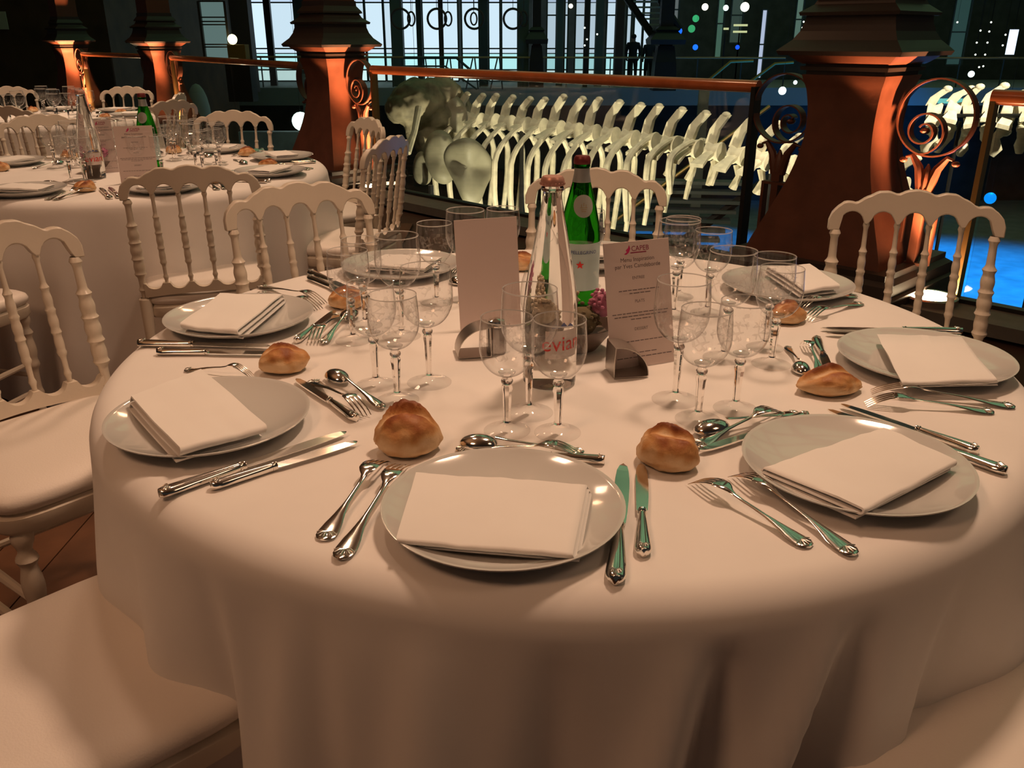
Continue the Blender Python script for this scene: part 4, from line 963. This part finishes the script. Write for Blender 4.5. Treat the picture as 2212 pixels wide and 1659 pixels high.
# iron uprights in front of the facade
def upright(px0, px1, Y, z0, z1, label, mt, extra=False):
    x0, x1 = X(px0, Y), X(px1, Y); w_ = x1 - x0; cx = (x0 + x1) / 2
    r = empty('iron_pillar', (cx, Y, z0)); m = MB(); m.box((0, 0, (z1 - z0) / 2), (w_, w_ * .8, z1 - z0)); m.build('shaft', mt, r, 0)
    if extra:
        m = MB(); m.sq([(.0, w_ * .9, w_ * .9), (.9, w_ * .8, w_ * .8), (1.4, w_ * .62, w_ * .62)]); m.sq([(1.45, w_ * 1.3, w_ * 1.3), (1.6, w_ * 1.35, w_ * 1.35), (1.85, w_ * .8, w_ * .8), (1.9, w_ * .95, w_ * .95), (2.0, w_ * .6, w_ * .6)]); m.build('base', mt, r, 0)
    tag(r, label, 'pillar')
teal = mat('teal_iron', (.09, .12, .11), rough=.6); brn = mat('brown_iron', (.07, .04, .03), rough=.6)
upright(846, 871, 33.6, -.45, 6, 'grey-green pillar right of the middle column, far gallery', teal)
upright(901, 912, 34, -.45, 6, 'thin dark pillar between the bright far windows', steel)
upright(948, 958, 34, -.45, 6, 'thin brown pillar in front of the second hanging ring', brn)
upright(1036, 1054, 33.6, -.45, 6, 'dark pillar right of the third hanging ring', steel)
upright(1118, 1142, 33.2, -.45, 6, 'dark pillar right of the fourth hanging ring', teal)
upright(1150, 1168, 33.0, -.45, 6, 'black pillar with a flared base, left of the glass lift', BLACK, True)
upright(1202, 1216, 33.6, -.45, 6, 'grey-green left frame post of the glass lift', teal)
upright(1286, 1302, 33.6, -.45, 6, 'grey-green right frame post of the glass lift', teal)
upright(1261, 1271, 33.0, -.45, 6, 'black post in front of the glass lift', BLACK)
upright(1329, 1346, 33.6, -.45, 6, 'reddish brown pillar left of the standing person', brn)
upright(1424, 1452, 31.0, -.45, 6, 'black iron column with a broad foot under the far stairs', BLACK, True)
upright(503, 546, 30, -.45, 6, 'dark brown pillar left of the bright facade', brn)
upright(640, 664, 34, -.45, 6, 'grey pillar left of the middle column, far gallery', steel)
upright(576, 590, 34, -.45, 6, 'narrow black post at the left of the bright facade', BLACK)
m = MB(); m.box((X(880, 33.5), 33.5, 2.62), (12.5, .25, .14)); m.box((X(880, 33.5), 33.5, 3.3), (12.5, .25, .10)); o = m.build('transom_beam', steel, None, 0); tag(o, 'dark steel beam across the top of the bright far facade', 'beam')
for k, (px, s) in enumerate(((867, 1), (945, 1), (1025, 1), (1108, 1), (890, .7), (969, .7), (1024, .62), (1131, .75))):
    m = MB(); Yr = 32.4 + (0 if k < 4 else .5); n_ = 28; rr = .32 * s; cz = 1.27 + (77 - 46) / 1872 * Yr * 1.0
    m.tube([(X(px, Yr) + rr * cos(2 * pi * i / n_) * (1 if k < 4 else .55), Yr, cz + rr * sin(2 * pi * i / n_)) for i in range(n_)], .032 * s + .008, 8, None, True)
    m.box((X(px, Yr), Yr, cz + rr + .55), (.02, .02, 1.1))
    o = m.build('hanging_ring', brn, None)
    tag(o, ('large %s dark iron ring hanging before the bright facade' % ('leftmost', 'second', 'third', 'rightmost')[k]) if k < 4 else ('smaller ring just right of the %s large hanging ring' % ('leftmost', 'second', 'third', 'rightmost')[k - 4]), 'ring')
# far railing and its stairs
r = empty('far_railing', (0, 32.9, -.45))
m = MB(); m.tube([(X(490, 33), 0, 1.02), (X(1700, 33), 0, .98)], .035, 8); m.tube([(X(1990, 33), 0, .98), (X(2260, 33), 0, .98)], .035, 8); m.build('handrail', mat('far_rail_brass', (.40, .25, .12), rough=.4, metal=.4), r)
for i in range(18):
    m = MB(); xx = X(560 + i * 95, 33); m.box((xx, 0, .5), (.04, .04, 1.0)); m.build('baluster', steel, r, 0)
tag(r, 'brass handrail along the far gallery', 'railing')
r = empty('stair_railing', (0, 31.5, -.45))
P0, P1, P2_ = (X(870, 31.5), 0, 1.02), (X(985, 31.5), 0, 1.02), (X(1048, 31.5), 0, .2)
m = MB(); m.tube([P0, P1, P2_], .045, 8); m.tube([(P0[0], 0, .75), (P1[0] - .4, 0, .75), (P2_[0] - .3, 0, 0)], .03, 8); m.build('handrail', steel, r)
for i in range(9):
    xx = P0[0] + i * .42; m = MB(); m.tube([(xx, 0, 0), (xx + (.25 if i % 2 else -.1), 0, 1.0)], .025, 6); m.build('baluster', steel, r)
tag(r, 'dark stair railing in front of the bright facade', 'railing')
r = empty('stair_railing', (0, 30.5, -.45))
m = MB(); m.tube([(X(1518, 30.5), 0, .10), (X(1583, 30.5), 0, .92), (X(1632, 30.5), 0, .95)], .05, 8); m.build('handrail', BRASS, r)
m = MB(); m.tube([(X(1612, 30.5), 0, .10), (X(1680, 30.5), 0, .86), (X(1720, 30.5), 0, .90)], .05, 8); m.build('handrail', BRASS, r)
tag(r, 'sloping brass stair rails right of the black far column', 'railing')
# upper flight of stairs seen from below
r = empty('staircase', (0, 32, 0))
a0 = Vector((X(1330, 32), 0, 2.85)); a1 = Vector((X(1412, 32), 0, 1.22)); off = Vector((X(1400, 32) - X(1345, 32), 0, .25))
for q in (0, 1):
    m = MB(); m.ribbon([a0 + off * q, a1 + off * q], .30, .10, None, (0, 1, 0)); m.tube([a0 + off * q, a1 + off * q], .13, 6); m.build('stringer', BLACK, r, 0)
for i in range(9):
    t = (i + .5) / 9; p = a0.lerp(a1, t) + off * .5; m = MB(); m.box(tuple(p), (off.length * .9, .35, .05)); m.build('tread', mat('stair_tread', (.32, .36, .38), rough=.6), r, 0)
tag(r, 'dark flight of stairs seen from below above the standing person', 'staircase')
# lower stairs down to the hall floor, right of the ribs
r = empty('staircase', (0, 0, 0))
tr = mat('lower_tread', (.13, .15, .14), rough=.5)
for i in range(10):
    m = MB(); z = -1.35 - i * .17; p = Vector((3.3 - i * .10, 17.0 - i * .05, z)); m.box(tuple(p), (2.6, .34, .06), None, R(-8)); m.build('tread', tr, r, 0)
m = MB(); m.tube([(2.2, 16.4, -3.2), (5.4, 16.9, -.9)], .09, 6); m.build('stringer', BLACK, r)
m = MB(); m.tube([(1.6, 16.2, -2.2), (4.6, 16.2, .1)], .035, 8); m.build('handrail', BRASS, r)
m = MB(); m.tube([(2.9, 17.4, -1.9), (2.9, 17.4, -5)], .06, 8); m.build('support', BLACK, r)
m = MB(); m.tube([(3.6, 16.8, -2.6), (3.6, 16.8, -5)], .06, 8); m.build('support', BLACK, r)
tag(r, 'dark lower stairs behind the ribs, right of the green bottle', 'staircase')

# people on the far gallery
def person(x, y, z, h, label, rz):
    k = h / 1.76; J = {'pel': (0, 0, .95), 'wai': (0, .01, 1.10), 'che': (0, 0, 1.32), 'nec': (0, 0, 1.47), 'hed': (0, .0, 1.56), 'top': (0, 0, 1.70),
         'hl': (-.10, 0, .90), 'kl': (-.12, .01, .50), 'al': (-.13, -.02, .09), 'tl': (-.15, .14, .03), 'hr': (.10, 0, .90), 'kr': (.12, .02, .50), 'ar': (.13, -.01, .09), 'tr': (.15, .14, .03),
         'sl': (-.19, 0, 1.40), 'el': (-.25, -.03, 1.12), 'wl': (-.21, .10, .90), 'fl': (-.18, .14, .83), 'sr': (.19, 0, 1.40), 'er': (.25, -.03, 1.12), 'wr': (.21, .10, .90), 'fr': (.18, .14, .83)}
    Rr = {'pel': .15, 'wai': .145, 'che': .165, 'nec': .06, 'hed': .09, 'top': .07, 'hl': .10, 'kl': .065, 'al': .05, 'tl': .04, 'sl': .075, 'el': .052, 'wl': .038, 'fl': .03}
    E = [('pel', 'wai'), ('wai', 'che'), ('che', 'nec'), ('nec', 'hed'), ('hed', 'top'), ('pel', 'hl'), ('hl', 'kl'), ('kl', 'al'), ('al', 'tl'), ('pel', 'hr'), ('hr', 'kr'), ('kr', 'ar'), ('ar', 'tr'), ('che', 'sl'), ('sl', 'el'), ('el', 'wl'), ('wl', 'fl'), ('che', 'sr'), ('sr', 'er'), ('er', 'wr'), ('wr', 'fr')]
    N = list(J); me = bpy.data.meshes.new('sk'); me.from_pydata([J[n_] for n_ in N], [(N.index(a), N.index(b)) for a, b in E], []); o = bpy.data.objects.new('sk', me); COL.objects.link(o)
    md = o.modifiers.new('s', 'SKIN')
    for i, n_ in enumerate(N): 
        q = Rr.get(n_, Rr.get(n_[:-1] + 'l', .05)); s_ = me.skin_vertices[0].data[i]; s_.radius = (q, q * (.72 if n_ in ('pel', 'wai', 'che') else 1)); s_.use_root = n_ == 'pel'
    o.modifiers.new('u', 'SUBSURF').levels = 2
    dg = bpy.context.evaluated_depsgraph_get(); m2 = bpy.data.meshes.new_from_object(o.evaluated_get(dg)); bpy.data.objects.remove(o)
    body = bpy.data.objects.new('body', m2); COL.objects.link(body); m2.name = 'body'
    m2.materials.clear()
    for mt in (mat('dark_jacket', (.012, .012, .014), rough=.8), mat('dark_trousers', (.008, .008, .01), rough=.8), mat('skin', (.30, .17, .12), rough=.6)): m2.materials.append(mt)
    for p in m2.polygons:
        p.use_smooth = True; c = p.center
        p.material_index = 2 if (c.z > 1.47 or (c.z < .90 and abs(c.x) > .14 and c.z > .7 and c.y > .08)) else (1 if c.z < .93 else 0)
    r = empty('person', (x, y, z), rz); r.scale = (k, k, k); body.parent = r
    m = MB(); m.sphere((0, -.015, 1.655), (.098, .108, .085), 14, 10); m.build('hair', mat('dark_hair', (.01, .008, .006), rough=.7), r)
    tag(r, label, 'person')
person(X(1369, 34), 34.0, -.45, 1.80, 'person in dark clothes standing on the far gallery, seen from behind', 0)
person(X(1404, 34.6), 34.6, -.45, 1.70, 'second dark figure on the far gallery, beside the black column', .3)

# small lamps of the hall
def bulb(px, py, Y, r_, col, s, label):
    u = (829.5 - py) / 1872; yy = .9278 + u * .373; zz = -.373 + u * .9278
    m = MB(); m.sphere(((px - 1106) / 1872 / yy * Y, Y, 1.2695 + zz / yy * Y), r_, 10, 8); m.tube([((px - 1106) / 1872 / yy * Y, Y, 1.2695 + zz / yy * Y), ((px - 1106) / 1872 / yy * Y, Y, 13.0)], .004, 4, None, False, 1); o = m.build('hall_lamp', [emis('glow_%s_%d' % ('_'.join(str(round(c * 50)) for c in col), s * 10), tuple(col), s), BLACK], None); tag(o, label, 'lamp')
bulb(650, 262, 22, .22, (.62, 1, .92), 7, 'dazzling white floodlight left of the middle column')
bulb(1466, 67, 34, .13, (.01, .12, 1), 1.6, 'blue lamp above the brass stair rail, leftmost of three')
bulb(1502, 102, 34, .10, (.01, .14, 1), 1.5, 'blue lamp over the middle of the far rail')
bulb(1593, 102, 34, .08, (.01, .10, 1), 1.2, 'small blue lamp above the far rail, rightmost of three')
bulb(1503, 40, 36, .13, (.04, .42, .16), 1, 'green exit light high above the far rail')
bulb(1494, 62, 36, .14, (.04, .36, .14), 1, 'lower green light under the high green one')
bulb(1233, 13, 35, .08, (1, .95, .7), 3, 'white lamp high over the glass lift')
bulb(1523, 15, 34, .12, (1, 1, .8), 2, 'white lamp at top, left of the grey hall post')
bulb(1609, 15, 34, .16, (1, 1, .8), 3, 'white lamp at top, left of the large right column')
bulb(1568, 17, 34, .10, (.7, 1, .9), 2, 'faint white lamp between two brighter ones at top')
bulb(1690, 196, 26, .11, (.75, 1, .95), 5, 'white lamp between the right scroll and the large column')
bulb(1718, 178, 28, .06, (.75, 1, .95), 4, 'tiny white lamp beside the large column')
bulb(1993, 78, 34, .10, (.01, .12, 1), 1.5, 'blue lamp right of the large column')
bulb(2098, 160, 30, .10, (.75, 1, .95), 4, 'white lamp above the right scroll')
bulb(502, 85, 19.2, .10, (1, .95, .45), 5, 'yellow sparkling lamp on the dark left wall')
bulb(900, 254, 16, .07, (.85, 1, 1), 3, 'small white lamp under the skull')
bulb(2139, 428, 20, .13, (.0, .28, 1), 1.2, 'bright blue lamp down on the hall floor')
for k, (px, py) in enumerate(((2068, 48), (2118, 66), (2141, 48), (2137, 68), (2110, 92), (2133, 92), (2172, 75), (2107, 118), (2128, 118), (2166, 98), (2115, 145), (2124, 143), (1736, 47), (1733, 60), (1290, 74), (1263, 60), (1268, 85), (1263, 98))):
    bulb(px, py, 32.4, .030, (.9, 1, .8), 3, 'tiny sparkling lamp in the dark hall')
    SC.objects[-1]['group'] = 'tiny hall lamps' if False else 'tiny hall lamps'
m = MB(); m.box((X(2188, 34), 34, 1.05), (.30, .06, .85)); m.box((X(2188, 34), 34, 7.2), (.02, .02, 11.5), mi=1); o = m.build('light_panel', [emis('panel_blue', (.55, .72, 1), 2.2), BLACK], None, 0); tag(o, 'upright bluish white light panel at the right edge', 'lamp')
m = MB(); m.box((X(306, 19), 19.2, 1.62), (.03, .03, .55)); m.box((X(306, 19), 19.3, 1.62), (.01, .22, .02), mi=1); o = m.build('light_panel', [emis('tube_blue', (.0, .25, 1), 1.3), BLACK], None, 0); tag(o, 'thin blue light tube between the two far left columns', 'lamp')
# lit window, notice and crate on the left wall
f = MB()
x0, x1 = X(436, 19.3), X(492, 19.3)
for xx in (x0, x1): f.box((xx, 19.36, 1.35), (.05, .08, 1.15))
for zz in (.80, 1.05, 1.10, 1.48, 1.54, 1.62, 1.92): f.box(((x0 + x1) / 2, 19.36, zz), (x1 - x0, .06, .025))
o = struct('window_30', f, DARKI, 0)
p = MB(); p.box(((x0 + x1) / 2, 19.41, 1.36), (x1 - x0, .02, 1.12)); p.build('pane', emis('left_window_glow', (.10, .16, .15), 1.0), o, 0)
m = MB(); m.box((X(57, 16), 19.40, 1.56), (.50, .02, .34)); o = m.build('notice_board', mat('notice_paper', (.5, .55, .45), rough=.8), None, 0); tag(o, 'pale notice on the dark wall at the upper left', 'notice'); o.location.x = -2.35
m = MB(); m.box((X(512, 19), 19.0, .95), (.36, .3, .30)); o = m.build('wooden_crate', mat('crate_wood', (.30, .15, .02), rough=.7), None, 0); tag(o, 'ochre crate on the ledge below the yellow lamp', 'crate')
m = MB(); m.box((X(512, 19), 19.0, .40), (.5, .4, .8)); o = m.build('plinth', DARKI, None, 0); tag(o, 'dark plinth carrying the ochre crate', 'plinth')
# grey ladder-like stair and lit interior left of the middle column
r = empty('scaffold_stair', (X(625, 25), 25, -5))
for q in (0, 1.1):
    m = MB(); m.tube([(q, 0, 0), (q + .3, 0, 5.3)], .045, 6); m.build('upright', teal, r)
for i in range(14):
    m = MB(); m.box((.6 + i * .02, 0, .5 + i * .36), (1.1, .25, .05)); m.build('tread', teal, r, 0)
tag(r, 'pale metal ladder stair left of the middle column', 'stair')
m = MB(); m.box((X(615, 27), 27, -2.6), (3.2, .4, 3.6)); o = m.build('display_case', mat('case_grey', (.22, .26, .26), rough=.4, noise_amt=.3, nscale=1.5), None, 0); tag(o, 'grey display wall under the floodlight', 'display wall'); o.location.z = -.6
r = empty('museum_specimen', (X(460, 20), 20, -5))
for q in (-.6, .7):
    m = MB(); m.tube([(q, 0, 0), (q * .8, .1, 3.9)], .03, 6); m.build('stand_rod', teal, r)
m = MB(); m.tube([(-.9, 0, 3.1), (.9, 0, 3.0)], .03, 6); m.build('crossbar', teal, r)
m = MB(); m.sphere((-.5, 0, 4.6), (.25, .25, .7), 14, 10); m.build('white_cover', mat('white_cover', (.7, .72, .68), rough=.8), r)
tag(r, 'white covered specimen on a thin metal stand behind the left railing', 'specimen')
# dark posts, signs and banner behind the ribs at right
r = empty('banner', (X(1530, 20), 20, -5)); m = MB(); m.box((0, 0, 2.6), (.22, .1, 5.2)); m.build('post', mat('grey_post', (.24, .24, .20), rough=.6), r, 0); tag(r, 'pale grey post behind the tail bones', 'post')
r = empty('banner', (3.35, 8.2, -5)); m = MB(); m.tube([(-.2, 0, 0), (-.2, 0, 4.55)], .02, 8); m.build('pole', BLACK, r)
m = MB(); m.box((0, 0, 4.2), (.34, .01, .62)); m.build('blue_cloth', mat('banner_blue', (.02, .09, .30), rough=.7), r, 0)
m = MB(); m.box((0, -.008, 4.43), (.34, .006, .14)); m.build('white_band', mat('banner_white', (.75, .70, .55), rough=.7), r, 0)
m = MB(); m.lathe([(.001, 0), (.07, 0)], 20, Matrix.Translation((-.06, -.012, 4.03)) @ Matrix.Rotation(pi / 2, 4, 'X')); m.build('yellow_disc', mat('banner_yellow', (.55, .38, .03), rough=.7), r, 0)
tag(r, 'blue banner with a yellow disc between the end post and the large column', 'banner')

# ================================================================= WHALE SKELETON
sk = empty('whale_skeleton', (0, 0, 0)); S0 = Vector((-.95, 13.1, .12)); SD = Vector((.72, -.694, 0)); SN = Vector((.694, .72, 0))
def vert_mesh(s, sp_h, tl):
    m = MB(); m.lathe([(.001, -.085), (.105, -.085), (.11, -.07), (.085, 0), (.11, .07), (.105, .085), (.001, .085)], 16, Matrix.Rotation(pi / 2, 4, 'Y'))
    # neural spine leaning back, transverse plates
    v = []; f = []
    prof = [(-.06, .08, .035), (-.02, .08 + sp_h * .5, .03), (.10, .08 + sp_h, .025)]
    for x, z, t in prof: v += [(x - .055, -t, z), (x + .055, -t, z), (x + .055, t, z), (x - .055, t, z)]
    for i in range(2):
        for k in range(4): f.append((i * 4 + k, i * 4 + (k + 1) % 4, i * 4 + 4 + (k + 1) % 4, i * 4 + 4 + k))
    f.append((8, 9, 10, 11)); m.add(v, f); m.sphere((.10, 0, .08 + sp_h), (.058, .032, .035), 10, 6)
    for sy in (-1, 1):
        v = []; f = []
        for y, z, hx in ((.06, .0, .05), (.06 + tl * .5, -.04 * tl * 4, .055), (.06 + tl, -.10 * tl * 4, .085)):
            v += [(-hx, sy * y, z - .02), (hx, sy * y, z - .02), (hx, sy * y, z + .02), (-hx, sy * y, z + .02)]
        for i in range(2):
            for k in range(4): f.append((i * 4 + k, i * 4 + (k + 1) % 4, i * 4 + 4 + (k + 1) % 4, i * 4 + 4 + k))
        f.append((8, 9, 10, 11)); m.add(v, f)
    return m.mesh('vertebra', BONE, 50)
VM = [vert_mesh(1, .26, .14), vert_mesh(1, .32, .30), vert_mesh(1, .22, .16)]
NV = 22; aS = atan2(SD.y, SD.x)
for i in range(NV):
    p = S0 + SD * (i * .295 + .35); t = i / NV
    o = bpy.data.objects.new('vertebra', VM[0 if i < 6 else (1 if i < 17 else 2)]); COL.objects.link(o); o.parent = sk
    z = .17 + .05 * t - .34 * t * t; o.location = (p.x, p.y, z); o.rotation_euler = (0, .10 * t + .06 * sin(i * 2.1), aS); s = 1 - .12 * max(0, t - .7); o.scale = (s, s, s)
    if i >= 12:      # chevron bones under the tail
        m = MB(); m.tube([(0, 0, -.08), (.03, 0, -.2), (-.03, 0, -.34)], [.045, .035, .05], 8); c = m.build('chevron_bone', BONE, sk); c.location = (p.x, p.y, z - .02); c.rotation_euler = (0, 0, aS)
for i in range(14):
    p = S0 + SD * (i * .295 + .40); L = 1.55 if i < 9 else 1.55 - (i - 8) * .20
    for sy in (-1, 1):
        pts = []; rad = []
        for k in range(15):
            t = k / 14; sp = .50 * sin(min(1, t * 2.6) * pi / 2) * (1 if t < .6 else 1 - (t - .6) * .55); zz = .16 - L * t ** 1.25
            
            q = p + SN * (sy * (.08 + sp * (1 if i < 9 else .8))) - SD * (.05 * t) ; pts.append((q.x, q.y, zz)); rad.append(.030 + .012 * sin(pi * t))
        m = MB(); m.tube(pts, rad, 8); m.build('rib', BONE, sk)
for q in (1.5, 5.2):
    p = S0 + SD * q; m = MB(); m.tube([(p.x, p.y, -5), (p.x, p.y, .1)], .03, 8); m.build('support_pole', BLACK, sk)
# skull and shoulder blades
def blob(name, parts, seed, parent, mt, amp=.06):
    m = MB()
    for c, r_ in parts: m.sphere(c, r_, 24, 16)
    me = m.mesh(name, mt, 0); me.polygons.foreach_set('use_smooth', [True] * len(me.polygons)); o = bpy.data.objects.new(name, me); COL.objects.link(o)
    rm = o.modifiers.new('r', 'REMESH'); rm.mode = 'VOXEL'; rm.voxel_size = .035
    dg = bpy.context.evaluated_depsgraph_get(); m2 = bpy.data.meshes.new_from_object(o.evaluated_get(dg)); bpy.data.objects.remove(o); m2.name = name
    for v in m2.vertices:
        n_ = noise.noise(v.co * 3 + Vector((seed, 0, 0))) + .7 * noise.noise(v.co * 8 + Vector((seed, 3, 0))) + .4 * noise.noise(v.co * 18); v.co += v.normal * n_ * amp
    for p in m2.polygons: p.use_smooth = True
    if not m2.materials: m2.materials.append(mt)
    o = bpy.data.objects.new(name, m2); COL.objects.link(o); o.parent = parent; return o
def pt(px, py, Y):
    u = (829.5 - py) / 1872; yy = .9278 + u * .373; zz = -.373 + u * .9278
    return Vector(((px - 1106) / 1872 / yy * Y, Y, 1.2695 + zz / yy * Y))
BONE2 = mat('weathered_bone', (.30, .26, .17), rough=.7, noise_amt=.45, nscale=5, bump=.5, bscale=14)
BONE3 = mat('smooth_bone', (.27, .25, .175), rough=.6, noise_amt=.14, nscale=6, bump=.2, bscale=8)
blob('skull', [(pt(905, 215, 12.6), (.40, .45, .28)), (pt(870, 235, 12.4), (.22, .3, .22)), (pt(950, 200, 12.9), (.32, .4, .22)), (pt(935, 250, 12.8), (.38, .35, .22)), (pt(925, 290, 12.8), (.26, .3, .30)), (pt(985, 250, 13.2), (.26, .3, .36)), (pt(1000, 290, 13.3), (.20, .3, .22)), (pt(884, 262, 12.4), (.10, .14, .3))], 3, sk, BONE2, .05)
def plate_bone(name, pts, Y, th, mt, bend=.3):
    cx = sum(p[0] for p in pts) / len(pts); cy = sum(p[1] for p in pts) / len(pts); m = MB(); n = len(pts); v = []; f = []
    lay_ = ((.55, -1.0), (.85, -.8), (1, -.25), (1, .25), (.85, .8), (.55, 1.0))
    for q, d in lay_:
        for x, y in pts: P = pt(cx + (x - cx) * q, cy + (y - cy) * q, Y + th * d + bend * ((x - cx) / 60) ** 2); v.append(P)
    for i in range(len(lay_) - 1):
        for k in range(n): f.append((i * n + k, i * n + (k + 1) % n, (i + 1) * n + (k + 1) % n, (i + 1) * n + k))
    f += [tuple(range(n)), tuple((len(lay_) - 1) * n + k for k in range(n))]; m.add(v, f); o = m.build(name, mt, sk, 80)
    u = o.modifiers.new('s', 'SUBSURF'); u.levels = 2; u.render_levels = 2; return o
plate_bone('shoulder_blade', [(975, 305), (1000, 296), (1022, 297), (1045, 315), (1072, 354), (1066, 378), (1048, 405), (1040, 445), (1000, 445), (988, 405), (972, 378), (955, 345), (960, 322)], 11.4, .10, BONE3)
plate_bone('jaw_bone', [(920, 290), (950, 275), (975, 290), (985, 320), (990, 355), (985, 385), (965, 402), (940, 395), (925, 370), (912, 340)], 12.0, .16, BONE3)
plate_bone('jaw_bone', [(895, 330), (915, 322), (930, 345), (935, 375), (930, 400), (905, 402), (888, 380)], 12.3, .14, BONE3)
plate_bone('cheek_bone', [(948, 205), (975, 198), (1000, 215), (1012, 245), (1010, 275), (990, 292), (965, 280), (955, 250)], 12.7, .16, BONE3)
m = MB(); m.tube([pt(905, 232, 12.0), pt(895, 285, 11.8), pt(880, 330, 11.6)], [.05, .04, .05], 8); m.build('flipper_bone', BONE, sk)
m = MB(); m.tube([pt(930, 400, 12), pt(930, 400, 12) + Vector((0, 0, -4.2))], .04, 8); m.build('support_pole', BLACK, sk)
tag(sk, 'whale skeleton with ribs and vertebrae hanging beyond the railing', 'skeleton')
# neighbouring skeleton at the right
s2 = empty('tail_skeleton', (0, 0, 0))
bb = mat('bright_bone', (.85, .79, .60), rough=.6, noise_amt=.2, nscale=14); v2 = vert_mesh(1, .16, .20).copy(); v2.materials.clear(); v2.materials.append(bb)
mq = MB(); mq.tube([(0, 0, 0), (.04, 0, -.10), (-.03, 0, -.19), (-.02, 0, -.26)], [.055, .04, .055, .03], 10); mq.sphere((.0, .0, -.02), (.07, .06, .05), 10, 8); mq = mq.mesh('chevron_bone', bb, 60)
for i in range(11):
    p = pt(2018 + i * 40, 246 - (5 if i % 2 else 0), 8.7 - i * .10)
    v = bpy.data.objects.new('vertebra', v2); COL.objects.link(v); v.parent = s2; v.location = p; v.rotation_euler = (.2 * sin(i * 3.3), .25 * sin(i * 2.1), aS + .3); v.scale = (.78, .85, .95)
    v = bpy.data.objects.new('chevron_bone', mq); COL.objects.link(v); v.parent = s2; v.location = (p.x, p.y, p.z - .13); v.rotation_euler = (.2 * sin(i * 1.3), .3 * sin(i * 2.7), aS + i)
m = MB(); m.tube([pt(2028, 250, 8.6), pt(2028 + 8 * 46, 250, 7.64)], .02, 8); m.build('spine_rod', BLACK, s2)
for q in (1, 6):
    p = pt(2028 + q * 46, 262, 8.6 - q * .12); m = MB(); m.tube([p, (p.x, p.y, -5)], .018, 8); m.build('support_pole', BLACK, s2)
tag(s2, 'brightly lit row of vertebrae behind the right scroll ornament', 'skeleton')
